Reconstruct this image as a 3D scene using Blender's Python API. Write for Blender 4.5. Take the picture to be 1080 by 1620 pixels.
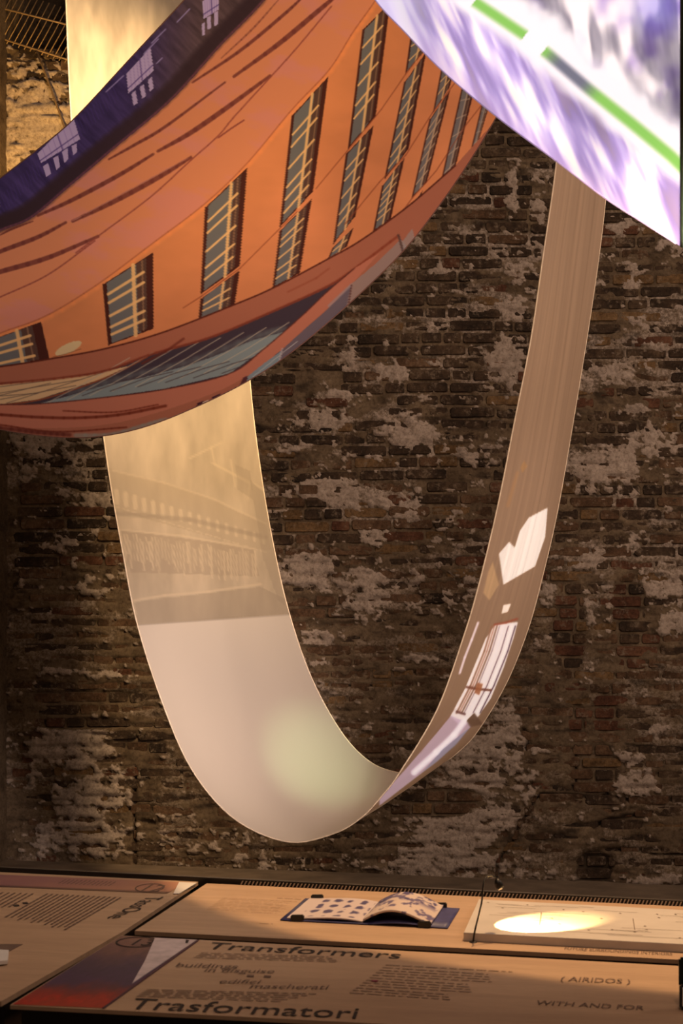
import bpy, bmesh, math, random
import numpy as np
from mathutils import Vector, Matrix

for o in list(bpy.data.objects):
    bpy.data.objects.remove(o)
SC = bpy.context.scene
COL = SC.collection

# ------------------------------------------------------------------ camera
F = 2200.0            # focal length in pixels of the 1080 x 1620 frame
CX, CY = 925.0, 1040.0
CAMZ = 1.3
cam_d = bpy.data.cameras.new('camera')
cam = bpy.data.objects.new('camera', cam_d); COL.objects.link(cam)
cam.location = (0, 0, CAMZ); cam.rotation_euler = (math.pi/2, 0, 0)
cam_d.sensor_fit = 'VERTICAL'; cam_d.sensor_height = 36.0; cam_d.sensor_width = 24.0
cam_d.lens = F/1620*36.0
cam_d.shift_x = (540-CX)/1620.0
cam_d.shift_y = (CY-810)/1620.0
cam_d.clip_start = 0.05
cam_d.dof.use_dof = True
cam_d.dof.focus_distance = 6.0
cam_d.dof.aperture_fstop = 13.0
SC.camera = cam

# ------------------------------------------------------------------ world, exposure
W = bpy.data.worlds.new('world'); SC.world = W; W.use_nodes = True
W.node_tree.nodes['Background'].inputs[0].default_value = (1.0, 0.72, 0.52, 1)
W.node_tree.nodes['Background'].inputs[1].default_value = 0.035
SC.view_settings.view_transform = 'Standard'; SC.view_settings.look = 'None'
SC.view_settings.gamma = 1.0; SC.view_settings.exposure = 0.0
SC.view_settings.use_curve_mapping = False

# ------------------------------------------------------------------ lamps, several added with no source in view
def lamp(name, kind, loc, target, power, color, size=0.1, angle=45, blend=0.3):
    d = bpy.data.lights.new(name, kind); d.energy = power; d.color = color
    if kind == 'AREA': d.size = size
    else: d.shadow_soft_size = size
    if kind == 'SPOT': d.spot_size = math.radians(angle); d.spot_blend = blend
    o = bpy.data.objects.new(name, d); COL.objects.link(o); o.location = loc
    o.rotation_euler = (Vector(target)-Vector(loc)).to_track_quat('-Z', 'Y').to_euler()
    return o
WARM = (1.0, 0.70, 0.44)
lamp('added_wall_key', 'AREA', (0.2, 3.6, 6.6), (-1.0, 8.4, 2.6), 120, (1.0, 0.74, 0.54), 1.6)  # added soft key for the wall, source unseen
lamp('added_side_fill', 'AREA', (2.6, 4.2, 3.2), (-0.4, 7.4, 2.4), 75, (1.0, 0.74, 0.56), 1.0)  # added fill from the right for ribbon leg and wall
lamp('uplight', 'SPOT', (-3.0, 7.2, 3.0), (-3.15, 8.2, 4.6), 330, (1.0, 0.58, 0.17), 0.05, 120, 0.8)
lamp('ribbon_top_spot', 'SPOT', (-0.5, 4.7, 4.6), (-1.95, 5.9, 2.9), 1000, (1.0, 0.70, 0.36), 0.1, 56, 0.9)
lamp('ribbon_front_spot', 'SPOT', (0.35, 2.0, 1.45), (-1.36, 5.45, 1.22), 760, (1.0, 0.79, 0.68), 0.1, 25, 1.0)  # added unseen spot, soft cone grades the ribbon
lamp('ribbon_wide_spot', 'SPOT', (0.4, 1.9, 1.9), (-1.0, 5.5, 1.7), 170, (1.0, 0.76, 0.58), 0.1, 60, 1.0)  # added wide fill on the ribbon, source unseen
lamp('ribbon_side_spot', 'SPOT', (2.3, 3.5, 1.5), (-0.25, 5.65, 1.45), 130, (1.0, 0.76, 0.62), 0.1, 32, 1.0)  # added to brighten the ribbon's right leg
lamp('projector_green', 'SPOT', (-0.2, 3.2, 1.5), (-1.03, 5.55, 0.93), 230, (0.60, 1.0, 0.48), 0.03, 13, 1.0)
lamp('table_spot', 'SPOT', (0.42, 3.85, 4.4), (0.42, 3.85, 0.75), 500, (1.0, 0.60, 0.27), 0.02, 47, 0.06)
lamp('table_fill', 'SPOT', (0.3, 0.9, 3.0), (0.2, 2.4, 0.75), 40, (1.0, 0.64, 0.44), 0.15, 80, 0.5)  # added fill for the tables
lamp('screen_spot', 'SPOT', (-1.9, 1.0, 1.6), (-0.85, 3.5, 2.9), 330, (1.0, 0.70, 0.32), 0.1, 33, 1.0)
lamp('screen_wide_spot', 'SPOT', (-2.6, 0.8, 1.5), (-1.3, 3.5, 2.4), 90, (1.0, 0.72, 0.50), 0.1, 60, 1.0)  # added wider fill on the facade screen

# ------------------------------------------------------------------ helpers
rng = np.random.RandomState(7)
random.seed(11)

def ray(px, py, Y):
    return Vector(((px-CX)/F*Y, Y, CAMZ+(CY-py)/F*Y))

def srgb(r, g, b):
    f = lambda c: (c/255.0/12.92) if c/255.0 <= 0.04045 else ((c/255.0+0.055)/1.055)**2.4
    return (f(r), f(g), f(b))

def tolin(a):
    a = np.clip(a, 0, None)
    return np.where(a <= 0.04045, a/12.92, ((a+0.055)/1.055)**2.4)

def vnoise(x, y, seed):
    xi = np.floor(x).astype(np.int64); yi = np.floor(y).astype(np.int64)
    fx = x-xi; fy = y-yi
    fx = fx*fx*(3-2*fx); fy = fy*fy*(3-2*fy)
    def h(a, b):
        n = (a*374761393 + b*668265263 + seed*974634777) & 0x7fffffff
        n = ((n ^ (n >> 13))*1274126177) & 0x7fffffff
        return ((n ^ (n >> 16)) & 0xffff)/65535.0
    return (h(xi, yi)*(1-fx)+h(xi+1, yi)*fx)*(1-fy)+(h(xi, yi+1)*(1-fx)+h(xi+1, yi+1)*fx)*fy

def fbm(x, y, sx, sy, octv, seed, gain=0.55):
    x = np.asarray(x, float)/sx; y = np.asarray(y, float)/sy
    s = 0; a = 1; t = 0
    for k in range(octv):
        s = s+a*vnoise(x, y, seed+k*17); t += a
        a *= gain; x = x*2.03+5.1; y = y*2.03+3.7
    return s/t

def smooth(e0, e1, x):
    t = np.clip((x-e0)/(e1-e0), 0, 1); return t*t*(3-2*t)

def spline(pts, n):
    """Catmull-Rom through pts (k,d), sampled at n evenly spaced parameters."""
    P = np.asarray(pts, float); k = len(P)
    t = np.linspace(0, k-1, n); i = np.clip(t.astype(int), 0, k-2); u = (t-i)[:, None]
    p0 = P[np.clip(i-1, 0, k-1)]; p1 = P[i]; p2 = P[i+1]; p3 = P[np.clip(i+2, 0, k-1)]
    p0 = np.where((i == 0)[:, None], 2*p1-p2, p0); p3 = np.where((i == k-2)[:, None], 2*p2-p1, p3)
    return 0.5*((2*p1)+(-p0+p2)*u+(2*p0-5*p1+4*p2-p3)*u*u+(-p0+3*p1-3*p2+p3)*u**3)

def link(name, me, mat=None, parent=None, kind=None, label=None):
    o = bpy.data.objects.new(name, me); COL.objects.link(o)
    if mat is not None and me is not None and hasattr(me, 'materials') and not me.materials:
        me.materials.append(mat)
    if parent is not None: o.parent = parent
    if kind: o['kind'] = kind
    if label: o['label'] = label
    return o

def thing(name, label, cat, loc, rot=(0, 0, 0), group=None):
    o = bpy.data.objects.new(name, None); COL.objects.link(o)
    o.location = loc; o.rotation_euler = rot; o.empty_display_size = 0.1
    o['label'] = label; o['category'] = cat
    if group: o['group'] = group
    return o

def tag(o, label, cat, group=None):
    o['label'] = label; o['category'] = cat
    if group: o['group'] = group
    return o

def np_mesh(name, V, Q, sm=True, tri=None):
    me = bpy.data.meshes.new(name)
    V = np.asarray(V, np.float32).reshape(-1, 3); Q = np.asarray(Q, np.int32)
    k = Q.shape[1]
    me.vertices.add(len(V)); me.vertices.foreach_set('co', V.ravel())
    me.loops.add(Q.size); me.loops.foreach_set('vertex_index', Q.ravel())
    me.polygons.add(len(Q)); me.polygons.foreach_set('loop_start', np.arange(0, Q.size, k, dtype=np.int32))
    me.polygons.foreach_set('use_smooth', np.full(len(Q), sm))
    me.update(calc_edges=True); me.validate()
    return me

def grid_mesh(name, P, colors=None, attrs=None, sm=True):
    n, m = P.shape[:2]
    idx = np.arange(n*m).reshape(n, m)
    Q = np.stack([idx[:-1, :-1], idx[1:, :-1], idx[1:, 1:], idx[:-1, 1:]], -1).reshape(-1, 4)
    me = np_mesh(name, P.reshape(-1, 3), Q, sm)
    if colors is not None:
        a = me.color_attributes.new('print', 'FLOAT_COLOR', 'POINT')
        c = np.ones((n*m, 4), np.float32); c[:, :3] = colors.reshape(-1, 3)
        a.data.foreach_set('color', c.ravel())
    for k, v in (attrs or {}).items():
        a = me.attributes.new(k, 'FLOAT', 'POINT'); a.data.foreach_set('value', v.astype(np.float32).ravel())
    return me

def bm_mesh(bm, name, sm=False):
    me = bpy.data.meshes.new(name); bm.to_mesh(me); bm.free()
    if sm:
        for p in me.polygons: p.use_smooth = True
    return me

def box_bm(bm, a, b):
    (x0, y0, z0), (x1, y1, z1) = a, b
    v = [bm.verts.new(c) for c in ((x0,y0,z0),(x1,y0,z0),(x1,y1,z0),(x0,y1,z0),(x0,y0,z1),(x1,y0,z1),(x1,y1,z1),(x0,y1,z1))]
    for f in ((0,3,2,1),(4,5,6,7),(0,1,5,4),(1,2,6,5),(2,3,7,6),(3,0,4,7)):
        bm.faces.new([v[i] for i in f])
    return v

def prism_bm(bm, pts, z0, z1, bev=0.0):
    """closed prism: pts list of (x,y); z0,z1 numbers or functions of (x,y)"""
    g = lambda z, p: z(p[0], p[1]) if callable(z) else z
    lo = [bm.verts.new((p[0], p[1], g(z0, p))) for p in pts]
    hi = [bm.verts.new((p[0], p[1], g(z1, p))) for p in pts]
    bm.faces.new(hi); bm.faces.new(lo[::-1])
    n = len(pts)
    for i in range(n):
        bm.faces.new((lo[i], lo[(i+1) % n], hi[(i+1) % n], hi[i]))
    bmesh.ops.recalc_face_normals(bm, faces=bm.faces)
    if bev:
        bmesh.ops.bevel(bm, geom=list(bm.edges), offset=bev, segments=2, affect='EDGES', profile=0.5)

def tube_mesh(name, pts, r, n=8, closed_ends=True):
    P = np.asarray(pts, float); k = len(P)
    T = np.gradient(P, axis=0); T /= np.linalg.norm(T, axis=1)[:, None]+1e-12
    rr = np.broadcast_to(np.asarray(r, float), (k,))
    up = np.array([0, 0, 1.0]) if abs(T[0][2]) < 0.9 else np.array([1.0, 0, 0])
    V = []; nrm = np.cross(T[0], up); nrm /= np.linalg.norm(nrm)
    for i in range(k):
        nrm = nrm-T[i]*np.dot(nrm, T[i]); nrm /= np.linalg.norm(nrm)
        b = np.cross(T[i], nrm)
        for j in range(n):
            a = 2*math.pi*j/n
            V.append(P[i]+rr[i]*(math.cos(a)*nrm+math.sin(a)*b))
    Q = []
    for i in range(k-1):
        for j in range(n):
            Q.append((i*n+j, i*n+(j+1) % n, (i+1)*n+(j+1) % n, (i+1)*n+j))
    me = bpy.data.meshes.new(name)
    fs = [tuple(q) for q in Q]+[tuple(range(n))[::-1], tuple(range((k-1)*n, k*n))]
    me.from_pydata([tuple(v) for v in V], [], fs)
    for p in me.polygons: p.use_smooth = True
    return me

# ------------------------------------------------------------------ materials
class M:
    def __init__(s, name):
        s.m = bpy.data.materials.new(name); s.m.use_nodes = True
        s.t = s.m.node_tree; s.n = s.t.nodes; s.b = s.n['Principled BSDF']
    def node(s, typ, **kw):
        nd = s.n.new(typ)
        for k, v in kw.items(): setattr(nd, k, v)
        return nd
    def l(s, a, b): s.t.links.new(a, b)
    def noise(s, scale, detail=6, rough=0.6, vec=None, dist=0.0):
        nd = s.node('ShaderNodeTexNoise'); nd.inputs['Scale'].default_value = scale
        nd.inputs['Detail'].default_value = detail; nd.inputs['Roughness'].default_value = rough
        nd.inputs['Distortion'].default_value = dist
        if vec is not None: s.l(vec, nd.inputs['Vector'])
        return nd
    def ramp(s, fac, stops):
        nd = s.node('ShaderNodeValToRGB'); e = nd.color_ramp.elements
        while len(e) < len(stops): e.new(0.5)
        for i, (p, c) in enumerate(stops):
            e[i].position = p; e[i].color = (*c, 1) if len(c) == 3 else c
        s.l(fac, nd.inputs[0]); return nd
    def mix(s, fac, a, b, blend='MIX'):
        nd = s.node('ShaderNodeMix', data_type='RGBA', blend_type=blend)
        for k, v in ((0, fac), (6, a), (7, b)):
            if hasattr(v, 'links'): s.l(v, nd.inputs[k])
            elif isinstance(v, (int, float)): nd.inputs[k].default_value = v
            else: nd.inputs[k].default_value = (*v, 1)
        return nd.outputs[2]
    def bump(s, h, strength=0.4, dist=0.004):
        nd = s.node('ShaderNodeBump'); nd.inputs['Strength'].default_value = strength
        nd.inputs['Distance'].default_value = dist
        s.l(h, nd.inputs['Height']); s.l(nd.outputs[0], s.b.inputs['Normal']); return nd

def simple(name, c, rough=0.6, metal=0.0, nscale=40, var=0.18, emit=0, spec=0.5, bump=0.0):
    a = M(name); g = a.node('ShaderNodeNewGeometry')
    nz = a.noise(nscale, 4, 0.6, g.outputs['Position'])
    lo = tuple(x*(1-var) for x in c); hi = tuple(min(1, x*(1+var)) for x in c)
    r = a.ramp(nz.outputs[0], [(0.3, lo), (0.7, hi)])
    a.l(r.outputs[0], a.b.inputs['Base Color'])
    a.b.inputs['Roughness'].default_value = rough; a.b.inputs['Metallic'].default_value = metal
    a.b.inputs['Specular IOR Level'].default_value = spec
    if bump: a.bump(nz.outputs[0], bump)
    if emit:
        a.b.inputs['Emission Color'].default_value = (*c, 1); a.b.inputs['Emission Strength'].default_value = emit
    return a.m

def brick_mat(name, c1, c2, c3):
    a = M(name); g = a.node('ShaderNodeNewGeometry'); pos = g.outputs['Position']
    big = a.noise(6.5, 3, 0.6, pos); fine = a.noise(55, 8, 0.7, pos); spot = a.noise(24, 5, 0.7, pos)
    r = a.ramp(big.outputs[0], [(0.32, c1), (0.5, c2), (0.68, c3)])
    d = a.ramp(fine.outputs[0], [(0.32, (0.45, 0.42, 0.40)), (0.62, (1.15, 1.12, 1.08))])
    c = a.mix(1.0, r.outputs[0], d.outputs[0], 'MULTIPLY')
    sp = a.ramp(spot.outputs[0], [(0.54, (0, 0, 0)), (0.70, (1, 1, 1))])
    c = a.mix(sp.outputs[0], c, (0.17, 0.125, 0.09))
    a.l(c, a.b.inputs['Base Color']); a.b.inputs['Roughness'].default_value = 0.9
    a.b.inputs['Specular IOR Level'].default_value = 0.2
    a.bump(fine.outputs[0], 0.9, 0.006)
    return a.m
B_SOOT = brick_mat('sooty_brick', (0.020, 0.013, 0.009), (0.042, 0.026, 0.017), (0.085, 0.055, 0.035))
B_BROWN = brick_mat('brown_brick', (0.045, 0.026, 0.015), (0.090, 0.050, 0.029), (0.135, 0.082, 0.050))
B_RED = brick_mat('red_brick', (0.050, 0.020, 0.012), (0.085, 0.036, 0.021), (0.125, 0.060, 0.036))
B_OCHRE = brick_mat('ochre_brick', (0.08, 0.047, 0.022), (0.13, 0.076, 0.036), (0.175, 0.108, 0.056))

def mortar_mat():
    a = M('mortar_and_plaster'); g = a.node('ShaderNodeNewGeometry'); pos = g.outputs['Position']
    at = a.node('ShaderNodeAttribute', attribute_name='plaster')
    dk = a.node('ShaderNodeAttribute', attribute_name='grime_and_dark')
    n1 = a.noise(9, 5, 0.65, pos); n2 = a.noise(60, 8, 0.72, pos); n3 = a.noise(28, 6, 0.7, pos, 0.6)
    base = a.ramp(n1.outputs[0], [(0.30, (0.065, 0.044, 0.027)), (0.5, (0.115, 0.080, 0.052)), (0.70, (0.165, 0.118, 0.076))])
    pale = a.ramp(n3.outputs[0], [(0.34, (0.22, 0.168, 0.135)), (0.48, (0.31, 0.245, 0.205)), (0.7, (0.38, 0.31, 0.265))])
    # plaster edge eaten by fine noise
    ad = a.node('ShaderNodeMath', operation='MULTIPLY_ADD'); a.l(n2.outputs[0], ad.inputs[0]); ad.inputs[1].default_value = 0.9
    a.l(at.outputs['Fac'], ad.inputs[2])
    mr = a.ramp(ad.outputs[0], [(0.68, (0, 0, 0)), (0.86, (0.42, 0.42, 0.42)), (1.02, (1, 1, 1))])
    c = a.mix(mr.outputs[0], base.outputs[0], pale.outputs[0])
    d = a.ramp(n2.outputs[0], [(0.30, (0.5, 0.47, 0.44)), (0.55, (1.05, 1.05, 1.05))])
    c = a.mix(1.0, c, d.outputs[0], 'MULTIPLY')
    c = a.mix(dk.outputs['Fac'], c, (0.018, 0.012, 0.009))
    a.l(c, a.b.inputs['Base Color']); a.b.inputs['Roughness'].default_value = 0.95
    a.b.inputs['Specular IOR Level'].default_value = 0.15
    a.bump(n2.outputs[0], 0.55, 0.004)
    return a.m
MORTAR = mortar_mat()

def fabric_mat(name, emit, diff=0.55, gloss=0.0, use_glow=False, weave=0.0):
    a = M(name); a.n.remove(a.b)
    out = [n for n in a.n if n.type == 'OUTPUT_MATERIAL'][0]
    at = a.node('ShaderNodeAttribute', attribute_name='print'); col = at.outputs['Color']
    df = a.node('ShaderNodeBsdfDiffuse'); tr = a.node('ShaderNodeBsdfTranslucent')
    a.l(col, df.inputs[0]); a.l(col, tr.inputs[0])
    mx = a.node('ShaderNodeMixShader'); mx.inputs[0].default_value = 1-diff
    a.l(df.outputs[0], mx.inputs[1]); a.l(tr.outputs[0], mx.inputs[2]); s = mx.outputs[0]
    if gloss:
        gl = a.node('ShaderNodeBsdfGlossy'); gl.inputs['Roughness'].default_value = 0.35
        m2 = a.node('ShaderNodeMixShader'); m2.inputs[0].default_value = gloss
        a.l(s, m2.inputs[1]); a.l(gl.outputs[0], m2.inputs[2]); s = m2.outputs[0]
    em = a.node('ShaderNodeEmission'); a.l(col, em.inputs[0]); em.inputs[1].default_value = emit
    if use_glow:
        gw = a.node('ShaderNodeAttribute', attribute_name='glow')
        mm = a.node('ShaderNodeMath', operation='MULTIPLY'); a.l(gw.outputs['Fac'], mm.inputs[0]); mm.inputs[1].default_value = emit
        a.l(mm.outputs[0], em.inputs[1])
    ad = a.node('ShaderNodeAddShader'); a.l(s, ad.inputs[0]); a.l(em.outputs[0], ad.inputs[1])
    a.l(ad.outputs[0], out.inputs[0])
    if weave:
        g = a.node('ShaderNodeNewGeometry'); nz = a.noise(weave, 3, 0.5, g.outputs['Position'])
        bp = a.node('ShaderNodeBump'); bp.inputs['Strength'].default_value = 0.1; bp.inputs['Distance'].default_value = 0.001
        a.l(nz.outputs[0], bp.inputs['Height']); a.l(bp.outputs[0], df.inputs['Normal'])
    return a.m
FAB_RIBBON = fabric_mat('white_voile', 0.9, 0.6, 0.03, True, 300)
FAB_FACADE = fabric_mat('facade_projection', 0.22, 0.75, 0.0, False, 300)
FAB_LILAC = fabric_mat('lilac_projection', 0.86, 0.7)
HEM_W = simple('hem_white', (0.62, 0.50, 0.38), 0.8)
HEM_O = simple('hem_dark', (0.16, 0.07, 0.06), 0.8)
HEM_L = simple('hem_lilac', (0.55, 0.40, 0.62), 0.8, emit=0.35)
BLACK = simple('black_paint', (0.012, 0.010, 0.009), 0.45)
DARKB = simple('dark_frame', (0.035, 0.020, 0.012), 0.5)
INK = simple('ink', (0.030, 0.020, 0.018), 0.8)
INK2 = simple('grey_ink', (0.16, 0.10, 0.075), 0.8)
FLOORM = simple('dusty_floor', (0.15, 0.105, 0.07), 0.85, nscale=5, var=0.3, bump=0.2)

def ply_mat(name, a1, a2):
    a = M(name); g = a.node('ShaderNodeNewGeometry')
    mp = a.node('ShaderNodeMapping'); mp.inputs['Scale'].default_value = (1.0, 7.0, 1.0)
    mp.inputs['Rotation'].default_value = (0, 0, 0.05)
    a.l(g.outputs['Position'], mp.inputs[0])
    n1 = a.noise(2.6, 5, 0.55, mp.outputs[0], 0.8); n2 = a.noise(40, 3, 0.5, mp.outputs[0])
    r = a.ramp(n1.outputs[0], [(0.3, a1), (0.7, a2)])
    d = a.ramp(n2.outputs[0], [(0.3, (0.93, 0.93, 0.93)), (0.7, (1.04, 1.04, 1.04))])
    c = a.mix(1.0, r.outputs[0], d.outputs[0], 'MULTIPLY')
    a.l(c, a.b.inputs['Base Color']); a.b.inputs['Roughness'].default_value = 0.5
    a.b.inputs['Specular IOR Level'].default_value = 0.3
    return a.m
PLY = ply_mat('plywood_top', (0.44, 0.29, 0.19), (0.56, 0.38, 0.25))
PAPER = simple('white_card', (0.78, 0.74, 0.70), 0.6, nscale=12, var=0.05)
NAVY = simple('navy_cover', (0.045, 0.045, 0.16), 0.5)
PRINTP = M('printed_paper')
_a = PRINTP.node('ShaderNodeAttribute', attribute_name='print'); PRINTP.l(_a.outputs['Color'], PRINTP.b.inputs['Base Color'])
PRINTP.b.inputs['Roughness'].default_value = 0.55; PRINTP = PRINTP.m

# ------------------------------------------------------------------ canvas to draw the prints
class Canvas:
    """flat print artwork; drawn at 2x, coordinates in the print's own units"""
    def __init__(s, x0, y0, x1, y1, base):
        s.x0, s.y0 = x0, y0; s.w = int((x1-x0)*2); s.h = int((y1-y0)*2)
        s.a = np.empty((s.h, s.w, 3)); s.a[:] = np.array(base)/255.0
        s.Y, s.X = np.mgrid[0:s.h, 0:s.w]; s.X = s.X/2+x0; s.Y = s.Y/2+y0
    def _win(s, xs, ys, pad=3):
        i0 = max(0, int((min(ys)-pad-s.y0)*2)); i1 = min(s.h, int((max(ys)+pad-s.y0)*2)+1)
        j0 = max(0, int((min(xs)-pad-s.x0)*2)); j1 = min(s.w, int((max(xs)+pad-s.x0)*2)+1)
        return slice(i0, max(i0, i1)), slice(j0, max(j0, j1))
    def mask(s, pts):
        xs = [p[0] for p in pts]; ys = [p[1] for p in pts]; I, J = s._win(xs, ys)
        X = s.X[I, J]; Y = s.Y[I, J]; ins = np.zeros(X.shape, bool); n = len(pts)
        for i in range(n):
            xa, ya = pts[i]; xb, yb = pts[(i+1) % n]
            if ya == yb: continue
            c = ((ya > Y) != (yb > Y)) & (X < (xb-xa)*(Y-ya)/(yb-ya)+xa)
            ins ^= c
        return I, J, ins
    def poly(s, pts, col, alpha=1.0):
        I, J, m = s.mask(pts); c = np.array(col)/255.0
        s.a[I, J][m] = s.a[I, J][m]*(1-alpha)+c*alpha
    def line(s, pts, w, col, alpha=1.0, soft=0.6):
        c = np.array(col)/255.0
        for (xa, ya), (xb, yb) in zip(pts[:-1], pts[1:]):
            I, J = s._win((xa, xb), (ya, yb), w+2)
            X = s.X[I, J]; Y = s.Y[I, J]; dx, dy = xb-xa, yb-ya
            t = np.clip(((X-xa)*dx+(Y-ya)*dy)/(dx*dx+dy*dy+1e-9), 0, 1)
            d = np.hypot(X-xa-t*dx, Y-ya-t*dy)
            m = np.clip((w/2-d)/soft+0.5, 0, 1)[..., None]*alpha
            s.a[I, J] = s.a[I, J]*(1-m)+c*m
    def blur(s, n):
        for _ in range(n):
            for ax in (0, 1): s.a = (np.roll(s.a, 1, ax)+2*s.a+np.roll(s.a, -1, ax))/4
    def sample(s, px, py):
        x = np.clip((px-s.x0)*2, 0, s.w-1.001); y = np.clip((py-s.y0)*2, 0, s.h-1.001)
        i = y.astype(int); j = x.astype(int); fx = (x-j)[..., None]; fy = (y-i)[..., None]
        A = s.a
        return (A[i, j]*(1-fx)+A[i, j+1]*fx)*(1-fy)+(A[i+1, j]*(1-fx)+A[i+1, j+1]*fx)*fy

def curve(pts, n=60):
    return [tuple(p) for p in spline(pts, n)]

# ================================================================== THE WALL
WY = 8.4; K = WY/F
wx = lambda px: (np.asarray(px)-CX)*K
wz = lambda py: CAMZ+(CY-np.asarray(py))*K
floor_z = lambda x: -0.0375*(x+1.45)-0.0     # the old floor falls gently to the right
WX0, WX1, WY0, WY1 = -300, 1560, -380, 1420   # wall extents in wall units
PIER = 14.0                                   # right edge of the pier on the left

BL = [  # pale plaster patches: x, y, rx, ry, weight
 (550,570,16,24,1),(625,588,26,24,1.1),(540,626,42,9,1),(505,665,50,16,1),(650,685,45,28,1.1),(470,712,32,14,1),
 (585,722,25,8,.8),(687,722,22,12,.9),(510,775,58,26,1.1),(600,792,36,15,1),(650,805,26,25,.9),(820,432,30,20,1),
 (806,490,24,26,1),(560,550,14,22,.7),(800,570,36,42,1.1),(740,715,70,22,.9),(570,792,26,14,.9),(1000,440,24,24,.9),
 (1010,507,22,7,1.1),(960,592,66,20,.9),(1042,545,22,12,.9),(1000,650,36,9,.9),(960,742,62,42,1),(1035,700,52,34,.8),
 (590,852,22,15,1),(700,858,17,8,.9),(575,935,55,48,1),(480,905,50,40,1),(660,912,15,15,1.1),(705,955,48,20,.8),
 (735,915,26,20,.8),(935,885,28,26,.9),(1005,862,34,20,.7),(1042,928,64,26,1),(985,975,30,34,.9),(925,985,26,60,.8),
 (1062,985,24,24,1.1),(868,935,22,25,.7),(660,1042,42,6,1),(625,1062,20,6,.8),(760,1190,70,60,1.0),(720,1290,90,70,1.1),
 (800,1150,30,40,1),(700,1365,110,35,1.0),(830,1240,30,30,.9),(1002,1238,38,28,1.1),(1042,1155,28,6,1),(990,1200,22,16,.9),
 (60,692,44,32,1.1),(150,690,40,20,.8),(130,790,60,16,.7),(100,850,50,20,.6),(150,925,46,26,.7),(45,745,34,18,.7),
 (110,1060,50,6,.9),(175,1067,36,7,1),(120,1180,75,45,1.05),(140,1260,75,40,1.1),(120,1325,85,36,1.1),(60,1240,26,30,.6),
 (330,1325,120,22,.7),(460,1370,150,22,.7),(850,1382,60,12,.8),(1040,1392,70,10,.9),(1000,1405,90,6,.6),
 (810,300,10,40,1.2),(850,330,16,18,1.1),(858,285,14,10,.7),(715,445,36,20,.75),(980,360,26,16,1),(1062,390,30,14,.8),
 (650,370,22,12,.8),(850,400,30,14,.7),(700,430,16,10,.6),(610,430,26,12,.6),(440,640,18,16,.8),(455,1080,40,12,.6),
 (500,1010,60,12,.8),(610,1000,30,10,.5),(520,1050,24,10,.7),(420,590,20,10,.7),(1075,760,26,22,.8),(890,1040,26,18,.6),
 (40,200,90,70,1.2),(-60,250,120,80,1.1),(60,130,60,40,.9),(1200,700,90,120,.9),(1260,1100,120,90,.8),(1350,400,120,100,.8),
 (1180,300,60,60,.7),(660,1180,40,30,.5),(560,1160,40,20,.5),(230,620,60,50,.7),(-160,900,60,90,.8)]
NOPL = [(900,990,24,70),(995,985,26,70),(913,1142,12,30),(958,1130,18,34),(940,1372,30,26),(475,605,17,9),(475,625,17,8),(475,724,14,8),
        (600,625,10,8),(940,1215,34,36),(712,446,27,11),(842,228,30,9),(140,1105,75,14),(130,1145,70,9),(215,1175,40,10),(700,1265,60,18),(690,1282,50,10)]

def masks(X, Y):
    """pale-plaster amount, smear amount and grime amount at wall position X, Y"""
    wxx = X+(fbm(X, Y, 26, 16, 3, 91)-.5)*26; wyy = Y+(fbm(X, Y, 22, 14, 3, 77)-.5)*20
    p = np.zeros_like(X, dtype=float)
    for (cx, cy, rx, ry, w) in BL:
        d = ((wxx-cx)/(rx*1.15))**2+((wyy-cy)/(ry*1.15))**2
        p = np.maximum(p, w*np.clip(1.15-d*0.80, 0, 1.0))
    q = np.zeros_like(p)
    for (cx, cy, rx, ry) in NOPL:
        d = ((X-cx)/rx)**2+((Y-cy)/ry)**2
        q = np.maximum(q, np.clip(1.6-d, 0, 1))
    fine = fbm(X, Y, 13, 8, 4, 5, 0.65); mid = fbm(X, Y, 60, 26, 4, 33)
    p = p-0.52+(fine-.5)*2.0+(mid-.5)*0.5
    # crumbs of plaster everywhere
    p = np.maximum(p, (fbm(X, Y, 17, 9, 4, 55, 0.6)-0.645-0.03*smooth(900, 1050, Y))*3.5)
    p = np.clip(smooth(0.0, 0.42, p)-q, 0, 1)
    low = smooth(820, 1080, Y)
    sm_ = (fbm(X, Y, 85, 30, 4, 8)-.5)*2.6+(fbm(X, Y, 15, 9, 3, 9)-.5)*1.1+0.16+low*0.95
    sm_ = np.clip(smooth(0.0, 0.6, sm_)-q, 0, 1)
    return p, sm_, q

def dcrack(X, Y, pts, w):
    out = np.zeros_like(X, dtype=float)
    for (xa, ya), (xb, yb) in zip(pts[:-1], pts[1:]):
        dx, dy = xb-xa, yb-ya
        t = np.clip(((X-xa)*dx+(Y-ya)*dy)/(dx*dx+dy*dy), 0, 1)
        d = np.hypot(X-xa-t*dx, Y-ya-t*dy); out = np.maximum(out, np.clip(1.3-d/w, 0, 1))
    return out
CRACKS = [([(785,1400),(786,1365),(800,1345),(815,1325),(822,1300),(838,1285),(845,1265),(858,1255),(900,1258),(950,1262),(962,1256)],2.6),
          ([(828,1155),(836,1172),(832,1185)],3.2),([(905,1244),(975,1247)],2.4),([(911,1180),(911,1240)],2.2),
          ([(938,1308),(960,1297),(1010,1290),(1030,1285)],2.6),([(960,1346),(1000,1344),(1040,1352),(1080,1352)],2.0),
          ([(215,1215),(212,1290),(214,1365)],2.2),([(455,972),(520,975),(560,976)],1.8),([(962,1264),(1080,1266)],2.2),
          ([(190,1240),(235,1232)],1.6),([(990,1178),(1080,1186)],1.8),([(500,1082),(620,1085)],1.6),([(130,862),(150,872)],2.4)]
RECESS = [(-400,-500),(125,-500),(125,108),(62,84),(34,78),(6,66),(-400,20)]
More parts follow.
